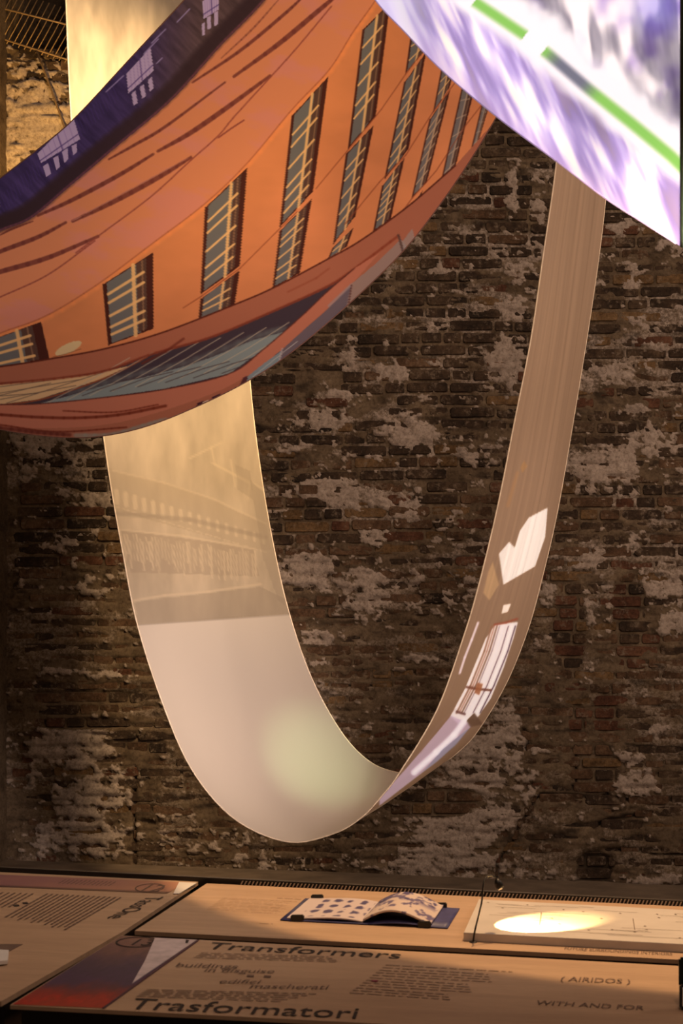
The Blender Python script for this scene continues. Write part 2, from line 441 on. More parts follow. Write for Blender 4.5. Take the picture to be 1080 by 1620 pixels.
def in_poly(X, Y, pts):
    ins = np.zeros(np.shape(X), bool); n = len(pts)
    for i in range(n):
        xa, ya = pts[i]; xb, yb = pts[(i+1) % n]
        if ya == yb: continue
        ins ^= ((ya > Y) != (yb > Y)) & (X < (xb-xa)*(Y-ya)/(yb-ya)+xa)
    return ins
PITCH = 19.6
def sheet_h(X, Y, p, s_, q):
    """height of the mortar face above the wall plane, metres"""
    h = -0.006+(fbm(X, Y, 24, 14, 4, 61)-.5)*0.010+(fbm(X, Y, 7, 5, 3, 62)-.5)*0.007
    groove = smooth(0.62, 1.0, np.abs(np.cos(math.pi*(Y+3*np.sin(X/90.)-7.8)/PITCH)))
    brk = smooth(0.42, 0.62, fbm(X, Y, 46, 12, 3, 63))
    h = h+s_*0.017-s_*groove*brk*0.016-0.010*s_*smooth(0.60, 0.72, fbm(X, Y, 60, 7, 3, 66))
    h = h+p*(0.0145+0.004*fbm(X, Y, 18, 12, 4, 64))
    h = h-q*0.004
    return h

# dense relief of mortar and plaster
n_i = int((WY1-WY0)/3.0)+1; n_j = int((WX1-PIER)/3.0)+1
PY, PX = np.mgrid[0:n_i, 0:n_j]; PY = WY0+PY*3.0; PX = PIER-6+PX*3.0
PX = PX+(fbm(PX, PY, 4, 4, 1, 3)-.5)*1.2
pl, smr, noq = masks(PX, PY)
H = sheet_h(PX, PY, pl, smr, noq)
gr = np.clip(smooth(0.56, 0.78, fbm(PX, PY, 40, 13, 5, 71, .62))*0.75*(1-pl), 0, 1)
for pts, w in CRACKS:
    dd = dcrack(PX, PY, pts, w); H -= dd*0.03; gr = np.maximum(gr, dd*0.95)
# small arch-shaped hole at the foot of the wall
ah = smooth(1.35, 0.55, (fbm(PX, PY, 12, 8, 4, 88)-.5)*1.3+np.where(PY < 1372, ((PX-940)/26.)**2+((PY-1372)/26.)**2, ((PX-940)/28.)**2))
H -= ah*0.018; gr = np.maximum(gr, ah*0.8)
rec = in_poly(PX, PY, RECESS); H = np.where(rec, H-0.30, H)
Psheet = np.stack([wx(PX), WY-H, wz(PY)], -1)
bloom = smooth(0.40, 0.66, fbm(PX, PY, 70, 34, 5, 81, 0.62))*0.52*(0.85-0.22*smooth(850, 1050, PY))
dirt = smooth(0.52, 0.60, fbm(PX, PY, 9, 6, 3, 82))*0.5
pcol = np.clip(np.maximum(pl-dirt*0.8, bloom), 0, 1)*(1-0.7*noq)
wall_me = grid_mesh('wall_back', Psheet, None, {'plaster': np.where(rec, 0.1, pcol), 'grime_and_dark': np.where(rec, 0.65, gr)})  # whole recess set to a darker tone, besides the wall's grime
wall = link('wall_back', wall_me, MORTAR, kind='structure')

# --- bricks, course by course
def brick_unit(seed, mat):
    """unit brick 1 x 1 x 1 (x wide, y deep, z high) with worn, rounded outline; front at y=0 (towards -y)"""
    r = random.Random(seed); bm = bmesh.new()
    cx = 0.045; cz = 0.16; out = []
    for (sx, sz) in ((-1,-1),(1,-1),(1,1),(-1,1)):
        a = cx*(0.5+r.random()*1.1); b = cz*(0.5+r.random()*1.1)
        p1 = (sx*.5, sz*(.5-b)); p2 = (sx*(.5-a), sz*.5)
        out += [p1, p2] if sx*sz > 0 else [p2, p1]
    out = [(x, z+(r.random()-.5)*0.05) for x, z in out]
    fr = [bm.verts.new((x*0.965, -0.0-r.random()*0.02, z*0.86)) for x, z in out]
    mdl = [bm.verts.new((x, 0.09, z)) for x, z in out]
    bk = [bm.verts.new((x, 1.0, z)) for x, z in out]
    n = len(out); bm.faces.new(fr)
    for i in range(n):
        j = (i+1) % n
        bm.faces.new((fr[j], fr[i], mdl[i], mdl[j])); bm.faces.new((mdl[j], mdl[i], bk[i], bk[j]))
    bmesh.ops.recalc_face_normals(bm, faces=bm.faces)
    me = bm_mesh(bm, 'brick'); me.materials.append(mat); return me
KINDS = [B_SOOT, B_BROWN, B_RED, B_OCHRE]
units = [[brick_unit(10*k+v, m) for v in range(4)] for k, m in enumerate(KINDS)]
REDZ = [(900,990,26,68),(995,985,30,68),(913,1142,14,32),(958,1130,22,36)]
bricks = []
R = random.Random(5)
row = 0; y = WY0+6.0
while y < WY1-14:
    x = PIER+4+R.random()*30
    while x < WX1:
        L = 70 if R.random() < (0.72 if row % 2 else 0.45) else 33
        L *= 0.93+R.random()*0.14
        cxm, cym = x+L/2, y+PITCH/2+3*math.sin((x+L/2)/90.)*0-0.0
        cym = y+PITCH/2-3*math.sin((x+L/2)/90.)+3*math.sin(0)
        bricks.append((cxm, cym, L-4.2, 14.6+R.random()*1.6))
        x += L
    y += PITCH; row += 1
bricks = [b for b in bricks if not in_poly(np.array([b[0]]), np.array([b[1]]), RECESS)[0] and b[1] < 1392+0.037*b[0]]
arr = np.array(bricks)
bp_, bs_, bq_ = masks(arr[:, 0], arr[:, 1]); bh_ = sheet_h(arr[:, 0], arr[:, 1], bp_, bs_, bq_)
n1 = fbm(arr[:, 0], arr[:, 1], 180, 90, 3, 201); n2 = fbm(arr[:, 0], arr[:, 1], 37, 11, 2, 202)
recs = []
for i, (cx, cy, w, h) in enumerate(bricks):
    k = R.random(); up = 1-smooth(640, 980, np.array(cy))
    if any(((cx-a)/c)**2+((cy-b)/d)**2 < 1.1 for a, b, c, d in REDZ): kind = 2 if R.random() < 0.7 else 0
    elif n2[i]*0.6+k*0.4 > 0.66: kind = 3 if R.random() < 0.5 else 2
    elif k < 0.30+0.42*up+(n1[i]-.5)*0.9: kind = 0
    elif k < 0.93: kind = 1
    else: kind = 3
    prot = 0.001+R.random()*0.009
    if R.random() < 0.10: prot -= 0.012
    if 885 < cy < 1180 and any(((cx-a)/c)**2+((cy-b)/d)**2 < 1.1 for a, b, c, d in REDZ): prot = 0.004
    for (hx, hy) in ((475,605),(475,625),(473,724),(600,626)):
        if abs(cx-hx) < w/2+2 and abs(cy-hy) < 10: kind = 0; prot = -0.02
    if (cx-940)**2+(cy-1374)**2 < 36**2: kind = 0; prot = -0.014
    recs.append((cx, cy, w, h, kind, prot, R.random(), prot-bh_[i]))
def hidden(cx, cy):
    if cx < 0 or cx > 1080 or cy < 180 or cy > 1375: return True
    if cy < 700-0.0 and cx < 800 and in_poly(np.array([cx]), np.array([cy]), [(0,283),(292,0),(785,182),(690,330),(600,435),(440,572),(280,655),(165,688),(0,682)])[0]: return True
    rib = [(165,690),(217,988),(303,1217),(455,1332),(575,1292),(720,1195),(790,1100),(860,900),(915,625),(957,300),(880,260),(840,535),(787,800),(732,1010),(629,1222),(539,1157),(458,972),(404,680),(390,600)]
    if in_poly(np.array([cx]), np.array([cy]), rib)[0]: return True
    return cy < 0.72*(cx-785)+185
cand = [i for i, r in enumerate(recs) if not hidden(r[0], r[1])]
cand.sort(key=lambda i: -(recs[i][2]+1500*min(max(recs[i][7], -0.01), 0.012)))
single = set(cand[:285])
for i in sorted(single):
    cx, cy, w, h, kind, prot, rr, _ = recs[i]
    o = link('brick', units[kind][int(rr*4) % 4], None, wall)
    o.location = (float(wx(cx)), WY-prot, float(wz(cy))); o.scale = (w*K, 0.07, h*K)
    o.rotation_euler = ((rr-.5)*0.05, (rr*7 % 1-.5)*0.02, (rr*13 % 1-.5)*0.03)
rest_V = {0: [], 1: [], 2: [], 3: []}; allV = []; allF = []; mats = []; off = 0
ud = [[(np.array([v.co for v in me.vertices]), [tuple(p.vertices) for p in me.polygons]) for me in row_] for row_ in units]
for i, (cx, cy, w, h, kind, prot, rr, ex) in enumerate(recs):
    if i in single: continue
    V, Fc = ud[kind][int(rr*4) % 4]
    Vw = V*np.array([w*K, 0.07, h*K])
    a = (rr*13 % 1-.5)*0.03; ca, sa = math.cos(a), math.sin(a)
    Vw = np.stack([Vw[:, 0]*ca-Vw[:, 1]*sa, Vw[:, 0]*sa+Vw[:, 1]*ca, Vw[:, 2]], 1)
    allV.append(Vw+np.array([float(wx(cx)), WY-prot, float(wz(cy))]))
    allF += [tuple(j+off for j in f) for f in Fc]; mats += [kind]*len(Fc); off += len(V)
me = bpy.data.meshes.new('brick_courses'); me.from_pydata(np.concatenate(allV).tolist(), [], allF)
for m in KINDS: me.materials.append(m)
me.polygons.foreach_set('material_index', mats)
link('brick_courses', me, None, wall, kind='stuff')

# --- pier at the left edge: brick pilaster standing proud of the wall
pier = link('wall_left', None, None, kind='structure') if False else None
bm = bmesh.new(); box_bm(bm, (float(wx(-300)), WY-0.10, float(wz(1420))), (float(wx(PIER-2.5)), WY+0.3, float(wz(-380))))
pme = bm_mesh(bm, 'wall_left')
for nm in ('plaster', 'grime_and_dark'):
    a = pme.attributes.new(nm, 'FLOAT', 'POINT'); a.data.foreach_set('value', [0.12]*len(pme.vertices))
pier = link('wall_left', pme, MORTAR, kind='structure')
y = WY0+2; row = 0; V_ = []; F_ = []; mt = []; off = 0
while y < WY1:
    x = PIER-1.0; first = True
    while x > -300:
        L = (16 if row % 2 else 34) if first else 34; first = False
        cx = x-L/2; cy = y+10; kind = R.choice([1, 1, 3, 3, 2, 0]); w = L-3.6; h = 14.8; prot = 0.10+0.003+R.random()*0.004
        if cx > -30 and 690 < cy < 1370:
            o = link('brick', units[kind][R.randrange(4)], None, pier)
            o.location = (float(wx(cx)), WY-prot, float(wz(cy))); o.scale = (w*K, 0.07, h*K)
        else:
            V, Fc = ud[kind][R.randrange(4)]
            V_.append(V*np.array([w*K, 0.07, h*K])+np.array([float(wx(cx)), WY-prot, float(wz(cy))]))
            F_ += [tuple(j+off for j in f) for f in Fc]; mt += [kind]*len(Fc); off += len(V)
        x -= L
    y += PITCH; row += 1
me = bpy.data.meshes.new('brick_courses'); me.from_pydata(np.concatenate(V_).tolist(), [], F_)
for m in KINDS: me.materials.append(m)
me.polygons.foreach_set('material_index', mt)
link('brick_courses', me, None, pier, kind='stuff')

# --- floor
gx = np.linspace(-6, 4, 60); gy = np.linspace(-1.5, 8.6, 60)
GX, GY = np.meshgrid(gx, gy, indexing='ij')
GZ = -0.0375*(GX+1.45)+0.004*fbm(GX*100, GY*100, 60, 60, 3, 4)
link('floor', grid_mesh('floor', np.stack([GX, GY, GZ], -1)[:, ::-1]), FLOORM, kind='structure')

# --- iron grille in the recess, top left
gt = thing('iron_grille', 'rusty iron bar grille slanting across the dark recess at top left', 'grille', ray(50, 50, WY-0.02))
IRON = simple('rusty_iron', (0.22, 0.14, 0.07), 0.6, 0.4)
gp = lambda x, y: np.array(ray(x, y, WY-0.03))-np.array(gt.location)
for (a, b, c, d) in ((-120,-18,150,50),(-120,22,150,108),(-120,-48,150,8)):
    link('rail', tube_mesh('rail', [gp(a, b), gp((a+c)/2, (b+d)/2), gp(c, d)], 0.006, 6), IRON, gt)
for k in range(26):
    x0 = -100+k*9.2; ya = 22+(x0+120)*0.319+6
    link('bar', tube_mesh('bar', [gp(x0, ya), gp(x0+20, ya-36), gp(x0+40, ya-74)], 0.0036, 5), IRON, gt)
# thin pipe running down from the recess
pp = link('conduit', tube_mesh('conduit', [np.array(ray(x, y, WY-0.035)) for x, y in ((58,82),(70,112),(84,150),(100,196),(122,262),(140,330))], 0.006, 8), IRON)
tag(pp, 'thin rusty pipe running diagonally down the yellow lit plaster below the grille', 'pipe')

# ================================================================== THE WHITE RIBBON
RL = [(98,-200),(104,0),(113,200),(130,400),(152,600),(172,750),(195,880),(217,988),(256,1110),(303,1217),(370,1295),(455,1332),
      (527,1319),(572,1293),(603,1260),(630,1225),(690,1125),(732,1010),(757,925),(787,800),(815,660),(840,535),(860,400),(880,260),(893,100),(905,-100),(912,-200)]
RR = [(350,-200),(360,0),(370,200),(382,400),(396,610),(413,750),(434,870),(458,972),(493,1073),(539,1157),(583,1204),(627,1222),
      (664,1221),(698,1208),(724,1190),(755,1157),(800,1082),(835,995),(860,903),(883,800),(907,660),(928,530),(947,400),(960,280),(973,100),(985,-100),(992,-200)]
NT, NV = 1300, 110
kk = len(RL); tt = np.linspace(0, kk-1, NT)
L2 = spline(RL, NT); R2 = spline(RR, NT)
dl = np.interp(tt, [0, 6, 11, 16, 26], [5.55, 5.25, 5.05, 5.05, 5.20])
dr = np.interp(tt, [0, 6, 11, 16, 26], [6.40, 6.15, 6.00, 6.05, 6.25])
def sm1(a, n=121):
    k = np.hanning(n); k /= k.sum(); return np.convolve(np.pad(a, n//2, mode='edge'), k, 'valid')
dl = sm1(dl); dr = sm1(dr)
def rays(P, D):
    return np.stack([(P[..., 0]-CX)/F*D, D, CAMZ+(CY-P[..., 1])/F*D], -1)
A3 = rays(L2, dl); B3 = rays(R2, dr)
v = np.linspace(0, 1, NV)[None, :, None]
S3 = A3[:, None, :]*(1-v)+B3[:, None, :]*v
# faint lengthwise tension folds
T3 = np.gradient(S3, axis=0); N3 = np.cross(T3, (B3-A3)[:, None, :]+0*T3); N3 /= np.linalg.norm(N3, axis=2)[..., None]
vv = np.linspace(0, 1, NV)[None, :]; TT = tt[:, None]
fold = np.sin(vv*23+0.3*TT)*0.0016*(0.25+smooth(17, 22, TT))+np.sin(vv*61+1.0)*0.0007*smooth(17, 22, TT)+0.010*np.sin(vv*math.pi)*np.sin(TT*0.9)
S3 = S3+N3*fold[..., None]
SX = S3[..., 0]/S3[..., 1]*F+CX; SY = CY-(S3[..., 2]-CAMZ)/S3[..., 1]*F
# artwork of the ribbon, with light patches and fold tones painted in
front = Canvas(60, -210, 700, 1345, (214, 202, 190)); c = front
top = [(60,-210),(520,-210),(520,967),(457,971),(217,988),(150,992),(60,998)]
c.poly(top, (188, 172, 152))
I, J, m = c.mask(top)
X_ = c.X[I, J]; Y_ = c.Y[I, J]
tx = (fbm(X_, Y_, 22, 90, 4, 301)-.5)*0.22*(1+smooth(350, 100, Y_))-0.05*smooth(300, 0, Y_)+(fbm(X_, Y_, 9, 26, 3, 302)-.5)*0.05  # streaks towards the top paint fold shading into the cloth
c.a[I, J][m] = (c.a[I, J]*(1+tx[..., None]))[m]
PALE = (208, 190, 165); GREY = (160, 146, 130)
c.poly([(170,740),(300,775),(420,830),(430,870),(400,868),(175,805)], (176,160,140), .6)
for k in range(17):
    x = 184+k*14.5; y0 = 777+k*4.4
    c.line([(x, y0), (x+1, y0+18-k*.4)], 7.5-k*.2, PALE, .75, 2)
    c.line([(x-4, y0+24), (x+5, y0+26)], 2, PALE, .5)
c.line([(178,744),(260,764),(340,790),(420,828)], 3, PALE, .5, 1.5); c.line([(180,812),(300,822),(420,850)], 7, GREY, .6, 3)
c.poly([(190,838),(400,866),(410,912),(205,905)], (168,152,134), .7)
for k in range(44):
    x = 192+k*4.9+random.uniform(-1, 1); y0 = 842+k*.65
    c.line([(x, y0+random.uniform(0, 12)), (x+2, y0+random.uniform(30, 56))], random.uniform(1.5, 3.2), PALE, random.uniform(.35, .8), 1.2)
c.line([(188,838),(290,848),(400,868)], 3, PALE, .7, 1.5)
c.line([(212,950),(260,942),(330,936),(412,924)], 3.5, PALE, .75, 2)
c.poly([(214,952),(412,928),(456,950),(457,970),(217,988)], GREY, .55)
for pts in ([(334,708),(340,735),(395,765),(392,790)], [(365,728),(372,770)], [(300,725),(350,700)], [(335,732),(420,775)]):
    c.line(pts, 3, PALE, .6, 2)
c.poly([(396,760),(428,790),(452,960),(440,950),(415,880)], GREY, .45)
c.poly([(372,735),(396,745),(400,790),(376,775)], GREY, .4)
c.line([(150,993),(217,988.5),(457,971.5),(520,968)], 2.5, (150,136,122), .6, 1.5)
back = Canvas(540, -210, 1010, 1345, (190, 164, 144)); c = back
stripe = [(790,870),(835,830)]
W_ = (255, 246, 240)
c.poly([(836,819),(866,803),(862,850),(846,896),(796,925),(789,876),(805,857),(814,866),(822,840)], W_, .85)  # from here: projected light painted into the fabric colour
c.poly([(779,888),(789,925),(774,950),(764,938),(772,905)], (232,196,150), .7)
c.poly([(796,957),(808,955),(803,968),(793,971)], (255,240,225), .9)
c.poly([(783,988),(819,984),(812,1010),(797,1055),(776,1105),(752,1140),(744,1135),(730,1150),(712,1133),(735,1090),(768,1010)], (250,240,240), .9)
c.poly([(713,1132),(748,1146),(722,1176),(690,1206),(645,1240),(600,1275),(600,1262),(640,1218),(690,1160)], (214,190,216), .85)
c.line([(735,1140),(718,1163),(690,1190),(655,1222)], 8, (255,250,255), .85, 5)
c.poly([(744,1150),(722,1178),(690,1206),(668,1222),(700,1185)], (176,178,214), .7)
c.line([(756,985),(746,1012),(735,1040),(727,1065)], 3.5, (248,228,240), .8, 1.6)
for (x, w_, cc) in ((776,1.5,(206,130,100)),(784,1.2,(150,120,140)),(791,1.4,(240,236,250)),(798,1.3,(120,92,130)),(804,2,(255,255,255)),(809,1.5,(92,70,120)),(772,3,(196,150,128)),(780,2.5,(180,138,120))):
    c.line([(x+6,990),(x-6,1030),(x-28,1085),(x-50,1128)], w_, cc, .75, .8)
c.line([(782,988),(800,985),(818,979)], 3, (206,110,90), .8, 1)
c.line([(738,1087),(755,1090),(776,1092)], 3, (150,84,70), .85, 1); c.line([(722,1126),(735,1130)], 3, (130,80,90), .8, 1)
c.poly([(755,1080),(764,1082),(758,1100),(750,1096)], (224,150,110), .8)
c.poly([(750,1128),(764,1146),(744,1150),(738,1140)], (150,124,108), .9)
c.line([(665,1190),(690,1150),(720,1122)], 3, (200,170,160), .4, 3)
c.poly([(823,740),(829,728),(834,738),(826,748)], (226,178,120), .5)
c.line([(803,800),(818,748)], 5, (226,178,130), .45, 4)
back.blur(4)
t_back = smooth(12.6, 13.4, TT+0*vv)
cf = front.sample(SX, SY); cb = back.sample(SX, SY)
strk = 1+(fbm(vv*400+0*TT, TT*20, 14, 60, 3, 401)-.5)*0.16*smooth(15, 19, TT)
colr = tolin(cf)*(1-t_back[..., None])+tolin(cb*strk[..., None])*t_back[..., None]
lum = cb.mean(-1); glow = t_back*smooth(0.66, 0.9, lum)*0.55  # the painted light patches also emit a little
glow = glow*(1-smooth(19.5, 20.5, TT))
ribbon = thing('draped_fabric_ribbon', 'long white translucent fabric ribbon hanging in a deep U before the brick wall', 'fabric', ray(470, 1332, 5.05))
def rel(P, o): return P-np.array(o.location)
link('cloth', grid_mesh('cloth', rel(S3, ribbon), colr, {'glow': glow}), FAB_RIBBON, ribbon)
for j in (0, NV-1):
    link('hem', tube_mesh('hem', rel(S3[::8, j], ribbon), 0.0028, 6), HEM_W, ribbon, label='narrow stitched hem along the edge')

# ================================================================== THE FACADE SCREEN
U = [(-190,430),(-120,370),(0,283),(60,237),(118,188),(200,100),(292,0),(345,-62),(392,-122),(450,-200),(500,-270)]
Lw = [(-150,610),(-70,660),(50,687),(165,689),(285,654),(440,572),(600,435),(692,328),(786,182),(850,40),(900,-100)]
NT2, NV2 = 720, 420
UU = spline(U, NT2); LL = spline(Lw, NT2); s1 = np.linspace(0, 1, NT2)[:, None]; v1 = np.linspace(0, 1, NV2)[None, :]
P2 = UU[:, None, :]*(1-v1[..., None])+LL[:, None, :]*v1[..., None]
D2 = (4.15*(1-v1)+4.05*v1)-0.62*np.sin(v1*math.pi)**0.9*1.0+0.35*s1-0.2*v1*s1
F3 = rays(P2, D2)
fc = Canvas(-200, -280, 910, 710, (206, 128, 84)); c = fc
n_ = fbm(c.X, c.Y, 120, 60, 4, 501); c.a *= (1+(n_-.5)*0.16)[..., None]
C1 = curve([(-200,600),(-60,555),(0,527),(72,500),(154,450),(241,385),(323,323),(390,259),(462,173),(520,111),(558,51),(594,0),(660,-100),(760,-280)])
Bc = curve([(-200,460),(-60,400),(0,366),(50,345),(110,295),(175,240),(270,160),(350,72),(416,4),(500,-100),(600,-280)])
c.poly(C1+[(400,-280),(-200,-280),(-200,400)], (204,128,92))
I, J, m = c.mask(C1+[(400,-280),(-200,-280),(-200,400)])
n_ = smooth(.45, .7, fbm(c.X[I, J]+c.Y[I, J]*.8, c.Y[I, J]-c.X[I, J]*.3, 90, 34, 4, 502))
pk = np.array([200, 126, 116])/255.
mm = (m*n_*0.65)[..., None]; c.a[I, J] = c.a[I, J]*(1-mm)+pk*mm
c.line([(x+2, y+3) for x, y in C1], 7, (232,140,84), .45, 5); c.line(C1, 2, (150,78,60), .6, 1.5)
# lilac roof band with pale gables
c.poly(Bc+[(400,-280),(-200,-280)], (62,46,76))
I, J, m = c.mask(Bc+[(400,-280),(-200,-280)])
mx = smooth(190, 330, c.X[I, J]); gcol = np.array([66,52,92])/255.*(1-mx)[..., None]+np.array([88,68,70])/255.*mx[..., None]
n_ = 0.75+0.5*fbm(c.X[I, J]+c.Y[I, J], c.X[I, J]-c.Y[I, J], 60, 8, 3, 503)
c.a[I, J][m] = (gcol*n_[..., None])[m]
c.line([(x-9, y-9) for x, y in Bc], 24, (58,42,46), .65, 10)
c.line([(x-2, y-1) for x, y in Bc], 3, (112,66,78), .7, 1.5)
for k in range(46):
    x = -20+k*4.4
    c.line([(x, 330-k*4.3), (x+9, 352-k*4.3)], 1.2, (88,66,140), .35, 1)
PIL = (188,164,200)
gab = [[(59,243),(116,187),(127,220),(65,258)], [(200,117),(238,75),(243,112),(203,148)], [(320,2),(345,-16),(346,15),(322,30)]]
pil = [[(68,263),(76,258),(81,275),(73,280)],[(84,250),(92,246),(95,264),(89,269)],[(98,240),(107,234),(108,252),(102,258)],[(113,231),(121,227),(122,240),(116,246)],
       [(208,148),(214,143),(218,163),(211,167)],[(221,138),(227,133),(231,152),(225,156)],[(234,127),(240,121),(243,140),(237,145)],
       [(319,38),(324,35),(324,55),(320,57)],[(327,28),(333,25),(334,45),(328,47)],[(339,20),(345,17),(345,38),(339,42)],
       [(-30,330),(-20,324),(-18,345),(-27,350)],[(-10,316),(-2,310),(0,330),(-8,334)]]
for g in gab:
    c.poly(g, PIL, .95)
    for k in range(1, 7):
        f = k/7.; a = [g[0][i]*(1-f)+g[1][i]*f for i in (0, 1)]; b = [g[3][i]*(1-f)+g[2][i]*f for i in (0, 1)]
        c.line([a, b], 1.2, (150,124,176), .7, .8)
    a = [g[0][i]*.25+g[3][i]*.75 for i in (0, 1)]; b = [g[1][i]*.25+g[2][i]*.75 for i in (0, 1)]
    c.line([a, b], 1.8, (84,62,120), .8, 1)
    c.line([[(g[0][i]*.45+g[1][i]*.55) for i in (0, 1)], [(g[3][i]*.45+g[2][i]*.55) for i in (0, 1)]], 2, (84,62,120), .7, 1)
for p in pil: c.poly(p, PIL, .92)
for a in ([(168,145),(195,120)],[(228,85),(250,62)],[(240,68),(262,46)],[(280,35),(300,14)],[(248,100),(256,92)]):
    c.line(a, 2, (168,148,196), .75, 1)
# cable shadows
CB = (112,58,52)
def taper(pts, w, col=CB, al=.85):
    q = curve(pts, 14)
    for k in range(13): c.line(q[k:k+2], w*(0.55+0.45*math.sin(math.pi*(k+.5)/13)), col, al, 1.3)
taper([(60,341),(115,316),(190,276),(242,244)], 7); taper([(250,239),(300,211),(362,168),(427,120)], 8)
taper([(-30,412),(0,398),(60,375),(104,352)], 7); taper([(115,350),(180,319),(250,281),(302,249)], 8)
taper([(172,252),(215,228),(262,200),(356,130)], 5); taper([(305,130),(380,80),(450,22),(478,-4)], 5.5)
taper([(370,121),(440,70),(500,20),(540,-14)], 8); taper([(-30,440),(0,430),(75,408),(155,374)], 8)
taper([(52,350),(20,362),(0,372)], 3); taper([(440,0),(400,45),(350,92)], 3, al=.5)
for p in ([(524,10),(470,75),(425,125),(370,185),(345,215),(300,255),(240,310),(160,370),(120,400)], [(-20,480),(0,470),(75,435),(150,381)],
          [(345,218),(366,203),(386,190)]):
    c.line(curve(p, 30), 2.4, (140,72,62), .8, 1)
for k in range(60):
    q = random.random(); a = (115+q*180, 350-q*98)
    c.line([(a[0]-4, a[1]+1), (a[0]+5, a[1]-3)], 1.2, (170,110,100), .5, .8)
# windows
PANE = (104,101,101); DKB = (72,38,32); MUN = (226,176,118)
def window(TL, TR, BR, BL_, vs=(.2,.31,.53,.72,.82), um=.58, mw=4.0, pane=PANE, mun=MUN):
    q = lambda u_, v_: (TL[0]*(1-u_)*(1-v_)+TR[0]*u_*(1-v_)+BR[0]*u_*v_+BL_[0]*(1-u_)*v_, TL[1]*(1-u_)*(1-v_)+TR[1]*u_*(1-v_)+BR[1]*u_*v_+BL_[1]*(1-u_)*v_)
    c.poly([TL, TR, BR, BL_], DKB)
    c.poly([q(.07,.015), q(.72,.015), q(.72,.985), q(.07,.985)], pane)
    c.poly([q(um+.06,.01), q(.86,.01), q(.86,.97), q(um+.06,.97)], (86,62,54))
    wd = math.hypot(TR[0]-TL[0], TR[1]-TL[1])
    c.line([q(um,0), q(um,1)], max(1.6, mw), mun, .9, .9)
    c.line([q(.78,0.02), q(.78,.97)], max(1.0, mw*.4), (150,112,86), .7, .8)
    for v_ in vs:
        c.line([q(.08, v_+.0), q(.80, v_-.015)], max(1.3, mw*.72), mun, .92, .9)
    c.line([TL, BL_], 2, DKB, .9, 1)
window((-36,546),(65,509),(78,567),(-32,588), (.28,.52,.86), .62, 6)
window((163,450),(242,399),(243,520),(172,546), (.2,.34,.55,.73,.85), .6, 6)
window((325,328),(391,265),(379,421),(318,465), (.2,.33,.54,.73,.86), .62, 4.5)
window((318,473),(379,428),(371,483),(315,503), (.4,.7), .58, 3.6)
window((462,183),(519,121),(495,303),(443,359), (.2,.31,.5,.67,.78,.9), .56, 4)
window((443,365),(493,315),(474,432),(432,455), (.2,.32,.52,.72,.86), .56, 3.2)
window((574,47),(617,4),(594,184),(551,235), (.17,.31,.49,.66,.77), .52, 3.8)
window((548,243),(591,198),(562,342),(528,385), (.2,.33,.52,.7,.83), .52, 3)
window((527,392),(559,360),(549,390),(520,408), (.5,), .55, 2.5)
window((650,58),(686,40),(672,80),(642,115), (.3,.7), .5, 2.4)
window((640,130),(674,82),(646,236),(609,282), (.2,.35,.5,.65,.8,.92), .52, 2.6)
window((605,294),(640,249),(618,346),(591,365), (.2,.35,.5,.65,.8), .52, 2.2)
G2 = (112,104,102)
window((699,107),(722,92),(711,138),(686,176), (.35,.65), .52, 2, G2)
window((680,189),(712,142),(675,288),(652,312), (.15,.28,.42,.55,.7,.85), .52, 2, G2, (190,156,124))
window((648,330),(669,300),(650,384),(630,400), (.2,.4,.6,.8), .52, 2, G2, (170,150,130))
window((733,130),(752,134),(712,298),(690,324), (.15,.3,.45,.6,.75,.9), .5, 1.8, G2, (176,150,128))
window((765,156),(774,166),(753,236),(743,247), (.2,.4,.6,.8), .5, 1.4, G2, (160,140,124))
for p in ([(290,487),(318,469),(380,424),(443,361),(470,335)], [(500,298),(548,240),(603,173),(641,118),(665,86)], [(545,355),(600,288),(642,245),(684,178),(720,130)],
          [(612,368),(652,313),(690,270),(735,200),(768,158)]):
    c.line(p, 1.8, (140,70,48), .7, 1)
# dish
a_ = np.linspace(0, 2*math.pi, 20)
c.poly([(108+23*math.cos(t)*.9+7*math.sin(t)*.4, 551-23*math.cos(t)*.42+7*math.sin(t)) for t in a_], (208,180,136)); c.line([(84,565),(104,560),(128,552)], 1, (140,90,60))
# arcade below
Dl = curve([(-200,585),(-60,584),(0,580),(84,567),(169,551),(260,525),(368,483),(433,455),(518,410),(571,380),(647,325),(720,262)])
El = curve([(-200,612),(-60,610),(0,606),(96,597),(169,585),(241,559),(332,533),(428,493),(518,452),(558,426),(630,372)])
Fl = curve([(-200,640),(-60,641),(0,640),(60,639),(145,631),(260,616),(363,591),(416,553),(477,500),(518,461),(560,425)])
Gl = curve([(-200,662),(0,676),(165,672),(300,636),(390,596),(445,553),(477,524),(520,486),(556,450)])
c.poly(Dl+[(900,60),(900,710),(-200,710)], (162,98,76))
c.poly(El+Fl[::-1], (66,54,62))
I, J, m = c.mask(El+Fl[::-1])
c.poly([(60,639),(145,631),(260,615),(363,591),(416,553),(452,524),(400,538),(340,563),(300,577),(240,594),(170,608),(110,626)], (128,136,136))
c.line(curve([(110,622),(200,596),(300,572),(400,534),(450,520)], 20), 8, (98,98,100), .6, 7)
c.poly([(-200,612),(0,608),(140,593),(204,579),(160,600),(110,616),(60,632),(0,640),(-200,642)], (204,166,124))
c.line(curve([(0,641),(60,633),(120,615),(180,592),(232,565)], 20), 2.5, (140,74,48), .9, 1)
for (xa, ya, xb, yb) in ((0,612,90,600),(0,622,130,600),(0,632,120,610),(10,638,160,590),(-20,628,60,622),(-60,640,80,606)):
    c.line([(xa, ya), (xb, yb)], 1.3, (104,84,72), .8, .8)
for k in range(9):
    x = 70+k*36; c.line([(x, 640-k*7), (x+75, 600-k*7.4), (x+135, 566-k*8)], 1.5, (176,160,140), .75, .9)
